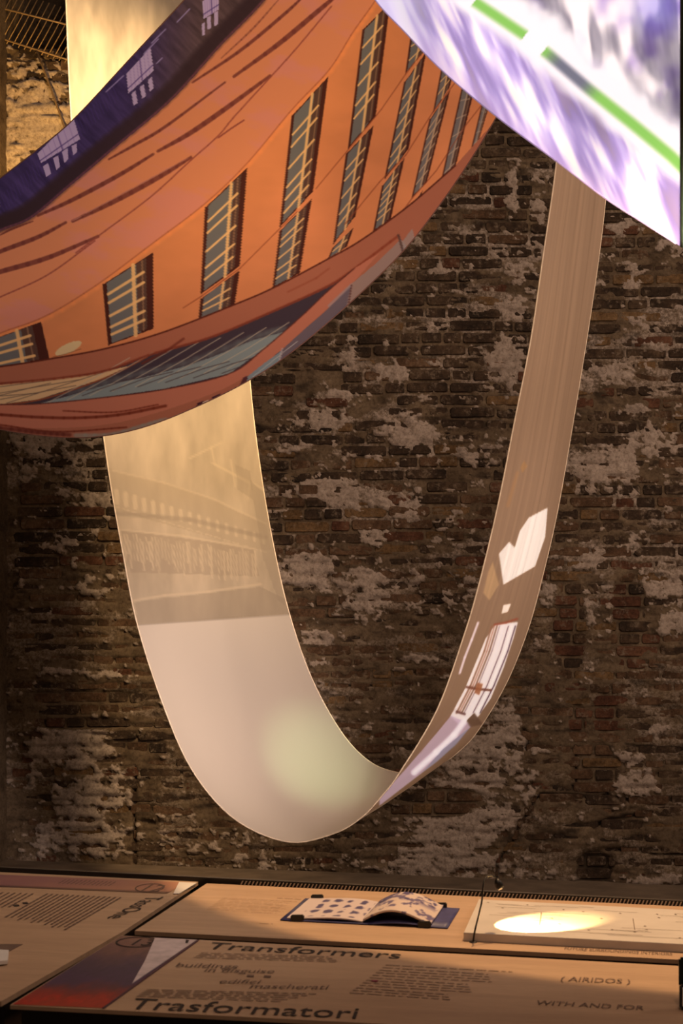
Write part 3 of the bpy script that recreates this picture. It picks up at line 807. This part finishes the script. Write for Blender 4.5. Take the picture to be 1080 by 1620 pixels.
for k in range(6):
    x = 130+k*44; c.line([(x, 626-k*7), (x+60, 604-k*7), (x+100, 596-k*8)], 1.5, (78,64,66), .8, .9)
c.line(Dl, 2.6, (84,38,30), .9, 1.2); c.line([(x, y+1) for x, y in El], 4, (132,62,44), .8, 2)
c.poly(Fl+[(600,400),(556,450)]+Gl[::-1], (178,108,86)); c.line(Fl, 2, (90,46,40), .8, 1.2)
c.poly([(390,597),(445,554),(477,525),(520,487),(556,450),(556,520),(480,600),(390,640)], (104,90,98))
c.poly([(386,600),(416,576),(445,556),(436,610),(380,640)], (124,134,140)); c.line([(400,596),(445,560),(470,540)], 1.2, (176,172,170), .8)
c.line([(446,552),(440,580)], 2.4, (176,160,160), .8); c.line([(520,484),(556,450)], 4, (150,134,136), .7, 2)
c.poly([(556,449),(600,412),(634,378),(650,398),(560,480),(549,482),(552,465)], (146,120,112)); c.line([(630,372),(638,400)], 4, (84,62,58), .8)
c.poly([(636,382),(652,362),(660,392),(640,410)], (150,136,132), .7)
c.line([(556,450),(551,484)], 2, (96,60,56)); 
for p, w_ in (([(-40,654),(0,656),(60,660),(125,661),(190,656),(262,642)], 4.5), ([(0,672),(90,683),(200,676)], 2.5), ([(100,650),(180,652),(250,640)], 2)):
    c.line(curve(p, 20), w_, (110,48,34), .85, 2)
c.line(curve([(-150,660),(0,677),(60,684),(110,688)], 16), 6, (96,44,36), .7, 3)
c.line(curve([(120,689),(175,688),(230,673),(262,664)], 12), 7, (140,132,120), .7, 3)
c.poly([(330,640),(344,634),(350,622),(336,628)], (70,40,50)); c.poly([(308,650),(320,646),(322,634),(312,638)], (70,40,46))
c.poly([(318,648),(330,642),(332,632),(321,636)], (196,170,150)); c.poly([(376,616),(390,610),(392,594),(384,598)], (84,46,50))
c.line([(225,575),(262,556),(290,536)], 4, (104,46,36), .7, 2); c.line([(455,462),(500,440),(520,425)], 3, (140,70,50), .5, 2)
gfx = fc.sample(P2[..., 0], P2[..., 1])
facade = thing('facade_screen', 'sagging fabric screen printed with an orange facade of tall barred windows, upper left', 'screen', ray(165, 689, 4.0))
link('cloth', grid_mesh('cloth', rel(F3, facade), tolin(gfx)), FAB_FACADE, facade)
link('hem', tube_mesh('hem', rel(F3[::6, 0], facade), 0.003, 6), HEM_O, facade, label='dark hem along the upper edge')
link('hem', tube_mesh('hem', rel(F3[::6, NV2-1], facade), 0.0025, 6), HEM_O, facade, label='brown hem along the lower edge')

# ================================================================== THE LILAC SCREEN
le = [(520,-150),(560,-62),(594,0),(640,50),(700,112),(785,184),(880,255),(955,312),(1020,354),(1075,389)]
NT3, NV3 = 420, 300
EE = spline(le, NT3); s1 = np.linspace(0, 1, NT3)[:, None]; v1 = np.linspace(0, 1, NV3)[None, :]
x_ = EE[:, 0:1]+v1*(1075-EE[:, 0:1])*0.35; y_ = EE[:, 1:2]+v1*(-330-EE[:, 1:2])
P3 = np.stack([x_, y_], -1); D3 = 2.75-0.35*np.sin(v1*math.pi*0.7)-0.25*s1
L3 = rays(P3, D3)
X, Y = P3[..., 0], P3[..., 1]
gl_pts = [(650,-80),(750,2),(830,56),(870,88),(930,140),(1000,196),(1060,246),(1100,285)]
def dist_line(X, Y, pts):
    best = np.full(X.shape, 1e9); tpar = np.zeros(X.shape); side = np.zeros(X.shape)
    for k, ((xa, ya), (xb, yb)) in enumerate(zip(pts[:-1], pts[1:])):
        dx, dy = xb-xa, yb-ya; t = np.clip(((X-xa)*dx+(Y-ya)*dy)/(dx*dx+dy*dy), 0, 1)
        ex = X-xa-t*dx; ey = Y-ya-t*dy; d = np.hypot(ex, ey); mk = d < best
        best = np.where(mk, d, best); side = np.where(mk, np.sign(dx*ey-dy*ex), side); tpar = np.where(mk, k+t, tpar)
    return best, tpar, side
dg, tp, sd = dist_line(X, Y, gl_pts)
below = smooth(14, 34, dg*sd*1.0+(fbm(X, Y, 40, 40, 2, 601)-.5)*14)       # under the line
above = smooth(30, 58, -dg*sd+(fbm(X, Y, 34, 50, 3, 602)-.5)*34)
u1 = X*0.93-Y*0.42; u2 = X*0.40+Y*0.92
st = fbm(u1, u2, 17, 120, 3, 603, 0.5); st2 = fbm(u1, u2, 50, 130, 2, 604)
lil = np.array([0.80, 0.74, 0.93])
colb = np.stack([0.64+0.42*smooth(.3, .75, st), 0.55+0.48*smooth(.3, .78, st), 0.70+0.26*smooth(.2, .6, st)], -1)
colb = colb*(0.80+0.35*st2)[..., None]
w2 = fbm(X*0.98-Y*0.18, Y, 20, 85, 3, 605, 0.5); wb = smooth(0.50, 0.72, fbm(X-.12*Y, Y, 24, 66, 2, 606, .4))
cola = np.stack([0.47+0.38*w2, 0.45+0.38*w2, 0.55+0.38*w2], -1)*(1-wb[..., None])+np.array([1.05, 1.02, 1.1])*wb[..., None]
dkc = smooth(0.5, 0.8, fbm(X, Y, 60, 70, 3, 607)); cola = cola*(1-0.35*dkc[..., None]*np.array([.8, 1, .35]))
blue = smooth(70, 0, np.hypot(X-1040, Y-10)); cola = cola*np.array([1.03, 1.0, .93]); cola = cola*(1-blue[..., None]*.4)+np.array([.42, .40, .95])*blue[..., None]*.4
out = np.ones(X.shape+(3,))*np.array([1.04, 1.0, 1.02])
out = out*(1-below[..., None])+colb*below[..., None]; out = out*(1-above[..., None])+cola*above[..., None]
edge = smooth(28, 5, np.abs(dist_line(X, Y, le)[0])); tip = smooth(720, 600, X)
out = out*(1-edge[..., None]*.3)+np.array([.88, .74, .90])*edge[..., None]*.3
out = out*(1-tip[..., None]*.75)+np.array([.90, .88, 1.02])*tip[..., None]*.75
wln = 6.5+2*s1
gseg = np.where(tp < 1, 0.0, 1.0)*np.where((tp > 2.0) & (tp < 2.75), 0.0, 1.0)
grey = smooth(2.7, 3.3, tp)*smooth(4.3, 3.8, tp)
gcol = np.array([0.58, 0.82, 0.40])*(1-grey[..., None])+np.array([0.48, 0.48, 0.55])*grey[..., None]
gm = (smooth(wln+6, wln-5, dg)*gseg)[..., None]
out = out*(1-gm)+gcol*gm
lilac = thing('lilac_screen', 'glowing lilac and white projection fabric with a green line, top right corner', 'screen', ray(955, 312, 2.5))
link('cloth', grid_mesh('cloth', rel(L3, lilac), tolin(out)), FAB_LILAC, lilac)
link('hem', tube_mesh('hem', rel(L3[::6, 0], lilac), 0.0018, 6), HEM_L, lilac, label='pinkish lower hem')
link('edge_band', tube_mesh('edge_band', rel(L3[-1, ::6]+np.array([0.006, 0, 0]), lilac), 0.006, 8), simple('green_black_band', (0.03, 0.05, 0.03), 0.5), lilac, label='dark green black edge band')

# ================================================================== THE TABLES
TH = 0.55; TA = -0.045          # table tops lie TH below the lens and fall to the right like the floor
def tp_(px, py, lift=0.0):
    u = (px-CX)/F; w_ = (py-CY)/F
    Yd = (TH-lift)/(w_+TA*u)
    return Vector((u*Yd, Yd, CAMZ-w_*Yd))
top_z = lambda x, y: CAMZ-TH+TA*x
def slab(name, quad, mat, parent, th=0.03, lift=0.0, bev=0.0, **kw):
    """quad of frame coordinates on the table plane -> solid slab"""
    P = [tp_(a, b, lift) for a, b in quad]; off = parent.location
    pts = [(p.x-off.x, p.y-off.y) for p in P]
    bm = bmesh.new()
    zt = lambda x, y: CAMZ-TH+lift+TA*(x+off.x)-off.z
    prism_bm(bm, pts, lambda x, y: zt(x, y)-th, zt, bev)
    return link(name, bm_mesh(bm, name), mat, parent, **kw)
def printed(name, quad, fn, nx, ny, parent, lift=0.0008, **kw):
    """flat printed sheet; quad = far-left, far-right, near-right, near-left; fn(u,v)->rgb"""
    A, B, C_, D_ = [np.array(tp_(a, b, lift)) for a, b in quad]
    u = np.linspace(0, 1, nx)[:, None]; w_ = np.linspace(0, 1, ny)[None, :]
    P = (A*(1-u[..., None])+B*u[..., None])*(1-w_[..., None])+(D_*(1-u[..., None])+C_*u[..., None])*w_[..., None]
    cc = fn(u+0*w_, w_+0*u)
    return link(name, grid_mesh(name, rel(P, parent)[:, ::-1], tolin(cc)[:, ::-1]), PRINTP, parent, **kw)
def text_on(body, p0, p1, up_px, parent, mat, name='lettering', lift=0.0015, up=None, **kw):
    """lettering on the table plane from p0 to p1 (baseline); up_px = far end of the letter height above p0"""
    cu = bpy.data.curves.new('t', 'FONT'); cu.body = body; cu.size = 1.0; cu.resolution_u = 3
    ob = bpy.data.objects.new('t', cu); COL.objects.link(ob)
    bpy.context.view_layer.update()
    me = bpy.data.meshes.new_from_object(ob.evaluated_get(bpy.context.evaluated_depsgraph_get()))
    bpy.data.objects.remove(ob)
    V = np.array([v_.co for v_ in me.vertices]); x0, x1 = V[:, 0].min(), V[:, 0].max()
    O = np.array(tp_(*p0, lift)); X1 = np.array(tp_(*p1, lift)); Uu = np.array(tp_(*up_px, lift))
    W3 = O+((V[:, 0]-x0)/(x1-x0))[:, None]*(X1-O)+(V[:, 1]/0.72)[:, None]*(Uu-O)
    W3 = rel(W3, parent); me.vertices.foreach_set('co', W3.astype(np.float32).ravel()); me.update()
    me.name = name; me.materials.clear()
    return link(name, me, mat, parent, **kw)
def dashes(name, rows, parent, mat, thick, kind=None, lift=0.0012):
    """greeked paragraph: rows of ((x0,y0),(x1,y1)) frame coordinates; broken into word-like dashes"""
    V = []; Fc = []; rr = random.Random(3)
    for (a, b) in rows:
        A = np.array(tp_(*a, lift)); B = np.array(tp_(*b, lift)); d = B-A; Ln = np.linalg.norm(d); d /= Ln
        nrm = np.cross(d, [0, 0, 1.0]); nrm /= np.linalg.norm(nrm); s = 0
        while s < Ln:
            wl = rr.uniform(0.008, 0.026); e = min(s+wl, Ln); k = len(V)
            for q, w_ in ((s, -1), (e, -1), (e, 1), (s, 1)):
                V.append(tuple(rel(A+d*q+nrm*w_*thick/2, parent)))
            Fc.append((k, k+1, k+2, k+3)); s = e+0.004
    me = bpy.data.meshes.new(name); me.from_pydata(V, [], Fc)
    return link(name, me, mat, parent, kind='stuff')
def legs(t, spots):
    for (x, y) in spots:
        bm = bmesh.new(); zt = top_z(x, y)-0.075; zf = floor_z(x)+0.003
        prism_bm(bm, [(x-.03-t.location.x, y-.03-t.location.y), (x+.03-t.location.x, y-.03-t.location.y), (x+.03-t.location.x, y+.03-t.location.y), (x-.03-t.location.x, y+.03-t.location.y)], zf-t.location.z, zt-t.location.z)
        link('leg', bm_mesh(bm, 'leg'), DARKB, t)
def base_at(px, py):
    p = tp_(px, py); return Vector((p.x, p.y, floor_z(p.x)))

# left table
tl = thing('display_table', 'plywood display table with a rotated heading and purple strip, far left', 'table', base_at(100, 1480))
qL = [(-330,1364),(314,1394.5),(197,1472),(2,1584),(-470,1562)]
slab('tabletop', qL, PLY, tl, 0.008)
slab('apron', [(-320,1368),(306,1398),(190,1473),(8,1577),(-455,1557)], DARKB, tl, 0.06, lift=-0.0085)
p_ = [tp_(-300,1378), tp_(270,1404), tp_(10,1566), tp_(-420,1548)]
legs(tl, [(p.x, p.y) for p in p_])
def strip_fn(u, w_):
    a = np.array([60,34,62])/255.; b = np.array([136,92,98])/255.; d = np.array([176,124,98])/255.
    t = np.clip(u*1.0+(fbm(u*300, w_*40, 40, 14, 3, 701)-.5)*.25, 0, 1)[..., None]
    cc = np.where(t < .55, a+(b-a)*t/.55, b+(d-b)*(t-.55)/.45)
    return cc*(1-0.35*smooth(.82, .9, w_)[..., None])
printed('poster_strip', [(-300,1371),(296,1396),(264,1413.5),(-340,1389)], strip_fn, 200, 12, tl, label='purple to beige printed poster strip')
slab('white_tab', [(283,1395.5),(311,1396.4),(283,1413.4),(274,1413.6)], PAPER, tl, 0.001, lift=0.0022, label='white card corner at the strip end')
text_on('12', (222,1409.5), (250,1410.5), (240,1398.5), tl, INK2, label='number printed on the strip')
def ring(name, px, py, rx, ry, parent, mat, w_=0.003, lift=0.0016):
    C0 = np.array(tp_(px, py, lift)); A = np.array(tp_(px+rx, py+rx*.05, lift))-C0; B = np.array(tp_(px+ry*1.3, py-ry, lift))-C0
    pts = [C0+math.cos(a)*A+math.sin(a)*B for a in np.linspace(0, 2*math.pi, 40)]
    P = np.array(pts); C1_ = C0
    In = C1_+(P-C1_)*0.90; V = np.concatenate([P, In]); n = 40
    Q = [(i, i+1, n+i+1, n+i) for i in range(n-1)]
    return link(name, np_mesh(name, rel(V, parent), Q, False), mat, parent)
ring('ring_mark', 237, 1404, 22, 6.5, tl, INK2)
dashes('text_lines', [((-70+k*6,1385.5+k*.28),(-100+k*6,1402+k*.28)) for k in range(0)]+[((104+k*6.6, 1391.0+k*.3),(92+k*6.6, 1398.0+k*.3)) for k in range(13)], tl, INK2, 0.003)
rows = []
for k in range(15):
    x0 = 75+k*8.3; y0 = 1413.5+k*.42
    rows.append(((x0, y0), (x0-68-k*1.6+((k*37) % 11), y0+38+k*1.0-((k*37) % 11)*.5)))
for k in range(8):
    x0 = -14+k*9.5; y0 = 1410.5+k*.4
    rows.append(((x0, y0), (x0-40, y0+22)))
for k in range(7):
    x0 = -96+k*10; rows.append(((x0, 1407+k*.3), (x0-70, 1440+k*.3)))
dashes('text_lines', rows, tl, INK2, 0.0042)
for a in ((26,1432.5),(40,1428.5)):
    slab('dot_mark', [(a[0]-5,a[1]-1.2),(a[0]+3,a[1]-1.8),(a[0]+5,a[1]+.6),(a[0]-3,a[1]+1.4)], INK, tl, 0.0004, lift=0.0012)
text_on('TassOne', (234,1418.5), (168,1452.5), (261,1418.5), tl, INK, label='large dark heading printed across the board')
slab('grey_panel', [(-60,1493),(36,1493.5),(10,1507),(-80,1506)], INK2, tl, 0.0005, lift=0.001, label='grey printed rectangle')
sheet = thing('paper_sheet', 'white paper sheet lying at the left edge of the left table', 'paper', tp_(-10, 1512, 0.002))
slab('sheet', [(-60,1498),(14,1503),(12,1519),(-66,1528)], PAPER, sheet, 0.006, lift=0.009)

# back table
tb = thing('display_table', 'plywood display table carrying the open booklet and the white light box', 'table', base_at(620, 1440))
slab('tabletop', [(327,1397.5),(1500,1454.5),(1560,1544),(213,1472.5)], PLY, tb, 0.008)
slab('apron', [(333,1399.5),(1490,1456),(1545,1541),(224,1471.2)], DARKB, tb, 0.06, lift=-0.0085)
p_ = [tp_(340,1405), tp_(1480,1460), tp_(1520,1530), tp_(240,1466)]
legs(tb, [(p.x, p.y) for p in p_])
text_on('FUTURE SURROUNDINGS INTERIORS', (892,1502), (1063,1511), (894,1497.5), tb, INK2, label='small dark capitals below the light box')
rows = [((560+k*0-0*k, 1413+k*2.1),(690, 1417+k*2.1)) for k in range(0)]
for k in range(9): rows.append(((343-k*3.0+8, 1420+k*2.3), (470-k*2.5-((k*29) % 20), 1426+k*2.3)))
dashes('text_lines', rows, tb, simple('faint_ink', (0.40, 0.26, 0.165), 0.8), 0.0026)
dashes('text_lines', [((438,1420.5),(480,1422.6)),((410,1460.5),(432,1461.6))], tb, INK2, 0.003)
# slotted black strip behind the table edge
gr_ = link('edge_grille', None, None) if False else None
eg = thing('slotted_edge_strip', 'black slotted rubber strip along the far edge of the back table', 'strip', tp_(700, 1412))
def gpt(px, py): return np.array(tp_(px, py))-np.array(eg.location)
def strip(name, pa, pb, h, z0, mat, depth=0.012, kind=None):
    A = gpt(*pa); B = gpt(*pb); bm = bmesh.new()
    v_ = []
    for p in (A, B):
        for (dy, dz) in ((0, z0), (depth, z0), (depth, z0+h), (0, z0+h)):
            v_.append(bm.verts.new((p[0], p[1]+dy, p[2]+dz)))
    for f in ((0,1,2,3),(7,6,5,4),(0,4,5,1),(1,5,6,2),(2,6,7,3),(3,7,4,0)): bm.faces.new([v_[i] for i in f])
    bmesh.ops.recalc_face_normals(bm, faces=bm.faces)
    return link(name, bm_mesh(bm, name), mat, eg, kind=kind)
strip('backing', (-330,1363.0), (1500,1453.4), 0.037, -0.028, BLACK, 0.012)
strip('top_rail', (-330,1362.9), (1500,1453.3), 0.0018, 0.0085, simple('rail_grey', (0.05, 0.04, 0.035), 0.5), 0.014)
bm = bmesh.new()
A = gpt(380,1399.9); B = gpt(1500,1453.6); nn = 190
for k in range(nn):
    p = A+(B-A)*k/nn; w_ = 0.0030; sx = 0.004
    v_ = [bm.verts.new(q) for q in ((p[0],p[1]-.004,p[2]),(p[0]+w_,p[1]-.004,p[2]),(p[0]+w_+sx,p[1]-.001,p[2]+.0085),(p[0]+sx,p[1]-.001,p[2]+.0085),
                                   (p[0],p[1]-.0005,p[2]),(p[0]+w_,p[1]-.0005,p[2]),(p[0]+w_+sx,p[1]+.002,p[2]+.0085),(p[0]+sx,p[1]+.002,p[2]+.0085))]
    for f in ((0,1,2,3),(7,6,5,4),(0,4,5,1),(1,5,6,2),(2,6,7,3),(3,7,4,0)): bm.faces.new([v_[i] for i in f])
link('ribs', bm_mesh(bm, 'ribs'), simple('rib_grey', (0.30, 0.22, 0.16), 0.5), eg, kind='stuff')

# front table
tf = thing('display_table', 'plywood display table in front with the large printed headings and purple poster', 'table', base_at(600, 1560))
slab('tabletop', [(192,1480),(1520,1552.5),(1700,1675),(16,1590)], PLY, tf, 0.006)
slab('apron', [(200,1483),(1515,1555),(1690,1670),(34,1588.6)], DARKB, tf, 0.07, lift=-0.0065)
p_ = [tp_(230,1488), tp_(1500,1556), tp_(1600,1650), tp_(60,1582)]
legs(tf, [(p.x, p.y) for p in p_])
def poster_fn(u, w_):
    st_ = [(0,(128,94,84)),(.22,(104,70,72)),(.5,(58,38,78)),(.68,(66,40,86)),(.8,(112,36,50)),(.92,(176,36,24)),(1,(168,44,26))]
    t = np.clip(w_+(fbm(u*200, w_*160, 30, 22, 4, 711)-.5)*.22, 0, 1)
    cc = np.stack([np.interp(t, [s[0] for s in st_], [s[1][i]/255. for s in st_]) for i in range(3)], -1)
    n_ = fbm(u*400, w_*300, 18, 10, 4, 712); return cc*(0.85+0.3*n_)[..., None]
printed('poster', [(192,1480.3),(312,1486.3),(161,1594.5),(20,1588.6)], poster_fn, 160, 120, tf, label='purple poster fading to red at its near end')
slab('white_tab', [(245,1483.6),(311,1486.6),(209,1555.5),(229,1520)], simple('lilac_white', (0.66, 0.56, 0.58), 0.6), tf, 0.001, lift=0.0022, label='white card corner lying over the poster')
slab('poster_edge_line', [(311,1486.6),(315,1486.9),(165,1594.6),(161,1594.4)], simple('plum', (0.07, 0.02, 0.05), 0.6), tf, 0.001, lift=0.0018, label='plum edge line of the poster')  # plum strip along the poster's side
slab('dot_mark', [(294,1486.5),(299,1486.7),(297,1491.5),(293,1491.2)], INK, tf, 0.0005, lift=0.003)
text_on('13', (207,1494.5), (235,1496), (222,1485), tf, INK, label='number printed on the poster')
ring('ring_mark', 218, 1490, 34, 8, tf, INK)
text_on('Transformers', (323,1500), (631,1516), (337,1490), tf, INK, label='upper heading in wide dark letters')
text_on('Trasformatori', (199,1595), (563,1611), (216,1578), tf, INK, label='lower heading in wide dark letters')
text_on('buildings', (277,1529), (374,1532), (284,1522.5), tf, INK2); text_on('in disguise', (322,1537), (432,1539.5), (329,1530.5), tf, INK2)
text_on('edifici', (345,1555), (409,1556), (352,1548.5), tf, INK2); text_on('mascherati', (394,1563), (517,1564.5), (401,1556), tf, INK2)
for a in ((396,1543.5),(423,1544.5)):
    slab('dot_mark', [(a[0]-5,a[1]-1.8),(a[0]+6,a[1]-1.3),(a[0]+5,a[1]+1.8),(a[0]-6,a[1]+1.3)], INK2, tf, 0.0005, lift=0.0012)
rows = [((318-k*4,1507+k*2.4),(520+k*6,1513+k*2.8)) for k in range(4)]+[((232-k*4,1565+k*2.6),(500-k*14,1572+k*3.0)) for k in range(5)]
rows += [((610-k*5.2,1526+k*4.0),(810-k*7-((k*31) % 40),1537+k*4.0)) for k in range(12)]
dashes('text_lines', rows, tf, simple('faint_ink2', (0.27, 0.175, 0.125), 0.8), 0.0040)
slab('dot_mark', [(588,1550),(598,1550.5),(597,1553),(587,1552.4)], simple('red_dot', (0.2, 0.02, 0.05), 0.6), tf, 0.0005, lift=0.0014, label='small dark red dot')
text_on('( AIRIDOS )', (886,1551), (996,1556), (889,1544), tf, INK2, label='bracketed capitals near the right end')
text_on('WITH AND FOR', (846,1588.5), (1018,1597.5), (850,1582), tf, INK2, label='dark capitals near the right end')

# ---- open booklet
bk = thing('open_booklet', 'open picture booklet with navy cover lying on the back table', 'book', tp_(585, 1460))
def bq(u, w_):
    """booklet parallelogram on table: u 0..1 left-right, w 0 far .. 1 near"""
    A, B, C_, D_ = [np.array(tp_(*q)) for q in ((483,1423),(727,1439),(708,1470),(443,1457))]
    return (A*(1-u)+B*u)*(1-w_)+(D_*(1-u)+C_*u)*w_
def sheet3(name, u0, u1, w0, w1, hf, mat, nx=24, ny=14, th=0.0015, paint=None, **kw):
    P = np.zeros((nx, ny, 3)); U_ = np.linspace(u0, u1, nx); Wv = np.linspace(w0, w1, ny)
    for i, u in enumerate(U_):
        for j, w_ in enumerate(Wv):
            P[i, j] = bq(u, w_); P[i, j, 2] += hf((u-u0)/(u1-u0))
    top = P; bot = P.copy(); bot[..., 2] -= th
    cc = None if paint is None else tolin(paint(np.linspace(0, 1, nx)[:, None]+np.zeros((nx, ny)), np.linspace(0, 1, ny)[None, :]+np.zeros((nx, ny))))
    me = grid_mesh(name, rel(top, bk)[:, ::-1], None if cc is None else cc[:, ::-1], sm=True)
    o = link(name, me, mat, bk, **kw)
    sm_ = o.modifiers.new('thick', 'SOLIDIFY'); sm_.thickness = th; sm_.offset = -1
    return o
sheet3('cover', 0.0, 0.525, 0.0, 1.0, lambda t: 0.003, NAVY, 8, 4, 0.002); sheet3('cover', 0.525, 1.0, 0.0, 1.0, lambda t: 0.003+0.010*math.sin(math.pi*min(1, t*1.2))*0.5, NAVY, 16, 4, 0.002)
def icons(u, w_, seed=0, fill=.5):
    base = np.ones(u.shape+(3,))*np.array([.80, .74, .74])
    gx_ = (u*5.5) % 1; gy_ = (w_*3.6) % 1
    m = smooth(.30, .16, np.hypot(gx_-.5, (gy_-.5)*.9)+(fbm(u*60, w_*60, 5, 5, 2, 800+seed)-.5)*.5)
    m = m*((u > .14) & (u < .96) & (w_ > .06) & (w_ < .94))
    return base*(1-m[..., None]*.8)+np.array([.16, .14, .34])*m[..., None]*.8
def scene_p(u, w_):
    base = np.ones(u.shape+(3,))*np.array([.82, .75, .72])
    m = smooth(.5, .62, fbm(u*60, w_*40, 9, 8, 3, 811))*smooth(.55, .2, w_)+smooth(.56, .64, fbm(u*60, w_*40, 6, 5, 3, 812))*.8
    return base*(1-m[..., None]*.8)+np.array([.18, .15, .38])*m[..., None]*.8
sheet3('left_page', 0.035, 0.49, 0.03, 0.97, lambda t: 0.006+0.008*math.sin(math.pi*t)*t+0.004*smooth(.8, 1, np.array(t))*0, PRINTP, 90, 40, 0.003, icons)
sheet3('right_page', 0.49, 0.90, 0.03, 0.97, lambda t: 0.010+0.026*math.sin(math.pi*min(1, (t*1.05)))**1.0*(1-.35*t), PRINTP, 90, 40, 0.004, scene_p)
for (u, w_) in ((0.08,0.02),(0.10,0.98),(0.88,0.02),(0.86,0.985)):
    P = rel(bq(u, w_), bk); bm = bmesh.new(); box_bm(bm, (P[0]-.013, P[1]-.006, P[2]+.0), (P[0]+.013, P[1]+.006, P[2]+.013))
    bmesh.ops.bevel(bm, geom=list(bm.edges), offset=.002, segments=2, affect='EDGES')
    link('binder_clip', bm_mesh(bm, 'binder_clip'), BLACK, bk)

# ---- white light box
lb = thing('light_box', 'low white display box with a thin line drawing, lit by the small lamp', 'box', tp_(900, 1470, 0.0))
LH = 0.017
P0 = [tp_(733,1489), tp_(757,1435), tp_(1500,1474), tp_(1560,1533)]
bm = bmesh.new(); o_ = lb.location
prism_bm(bm, [(p.x-o_.x, p.y-o_.y) for p in P0], lambda x, y: top_z(x+o_.x, 0)-o_.z, lambda x, y: top_z(x+o_.x, 0)+LH-o_.z, 0.0015)
link('box_body', bm_mesh(bm, 'box_body'), simple('box_white', (0.60, 0.54, 0.49), 0.6, nscale=9, var=0.07), lb)
def lq(u, w_):
    A, B, C_, D_ = [np.array((p.x, p.y, top_z(p.x, 0)+LH+.0008)) for p in (P0[1], P0[2], P0[3], P0[0])]
    return (A*(1-u)+B*u)*(1-w_)+(D_*(1-u)+C_*u)*w_
V = []; Fc = []; rr = random.Random(9)
def seg(u0, w0, u1, w1, th=0.0008):
    A = rel(lq(u0, w0), lb); B = rel(lq(u1, w1), lb); d = B-A; n_ = np.cross(d, [0, 0, 1.]); n_ /= np.linalg.norm(n_)+1e-9; k = len(V)
    for p, s_ in ((A, -1), (B, -1), (B, 1), (A, 1)): V.append(tuple(p+n_*s_*th))
    Fc.append((k, k+1, k+2, k+3))
for k in range(54):
    u = rr.random()*.92+.03; w_ = rr.random()*.8+.08; seg(u, w_, min(.98, u+rr.uniform(.02, .16)), w_+rr.uniform(-.01, .01))
for u in (.14, .33, .52, .6): seg(u, .3+rr.random()*.2, u+.002, .7, .0007)
for k in range(30):
    u = rr.random()*.95; w_ = rr.random()*.9; seg(u, w_, u+.004, w_+.01, .002)
me = bpy.data.meshes.new('line_drawing'); me.from_pydata(V, [], Fc)
link('line_drawing', me, INK2, lb, kind='stuff')

# ---- gooseneck lamp
gl0 = tp_(748, 1491)
gn = thing('gooseneck_lamp', 'small black gooseneck lamp standing beside the white light box', 'lamp', gl0)
Yg = gl0.y
def gpx(px, py, dy=0.0): return np.array(ray(px, py, Yg+dy))-np.array(gl0)
neck = spline([gpx(748,1491), gpx(751,1472), gpx(757,1448), gpx(762,1425), gpx(764,1402,.0), gpx(768,1389,.01), gpx(776,1385,.02), gpx(783,1388,.03), gpx(786,1394,.035)], 50)
link('neck', tube_mesh('neck', neck, 0.0018, 8), BLACK, gn)
link('base', tube_mesh('base', [gpx(748,1492)+np.array([0,0,-.002]), gpx(748,1490)+np.array([0,0,.0005])], [0.008, 0.007], 16), BLACK, gn)
hd = np.array([gpx(785,1391,.034), gpx(787,1396,.036), gpx(789,1401,.038), gpx(790.5,1405,.039)])
head = link('lamp_head', tube_mesh('lamp_head', hd, [0.0035, 0.0075, 0.0085, 0.0080], 16), BLACK, gn)
bulb = simple('bulb_glass', (1.0, 0.55, 0.25), 0.3, emit=1.0)
link('bulb', tube_mesh('bulb', [hd[-1], hd[-1]+(hd[-1]-hd[-2])*.35], [0.0065, 0.0045], 14), bulb, head)
link('cord', tube_mesh('cord', [gpx(785,1391,.034), gpx(784,1382,.034), gpx(786,1370,.034), gpx(785,1366,.034)], 0.0011, 6), BLACK, gn)
hp = hd[-1]+np.array(gl0)+np.array([0.004, -0.002, -0.010])
tg = lq(.07, .62)
lamp('gooseneck_light', 'SPOT', tuple(hp), (float(tp_(832,1480).x), float(tp_(832,1479).y), 0.765), 20, (1.0, 0.62, 0.24), 0.004, 70, 0.22)

# ---- black device at the right edge
dv = thing('black_tablet_stand', 'black upright device standing at the right edge of the front table', 'device', tp_(1092, 1600))
q0 = tp_(1075, 1599); q1 = tp_(1110, 1545)
Yd = q0.y
bm = bmesh.new()
a = np.array(ray(1075,1598,Yd))-np.array(dv.location); b = np.array(ray(1130,1560,Yd))-np.array(dv.location)
box_bm(bm, (a[0], a[1], a[2]), (b[0], a[1]+.02, b[2])); bmesh.ops.bevel(bm, geom=list(bm.edges), offset=.003, segments=2, affect='EDGES')
link('stand', bm_mesh(bm, 'stand'), BLACK, dv)
a = np.array(ray(1073.5,1562,Yd+.02))-np.array(dv.location); b = np.array(ray(1135,1516,Yd+.02))-np.array(dv.location)
bm = bmesh.new(); box_bm(bm, (a[0], a[1], a[2]), (b[0], a[1]+.012, b[2])); bmesh.ops.bevel(bm, geom=list(bm.edges), offset=.003, segments=2, affect='EDGES')
link('case', bm_mesh(bm, 'case'), simple('green_black', (0.006, 0.014, 0.009), 0.3), dv)
a = np.array(ray(1079,1592,Yd-.001))-np.array(dv.location); b = np.array(ray(1128,1563,Yd-.001))-np.array(dv.location)
bm = bmesh.new(); box_bm(bm, (a[0], a[1], a[2]), (b[0], a[1]+.003, b[2]))
link('label_plate', bm_mesh(bm, 'label_plate'), PAPER, dv, label='pale plate on the stand')
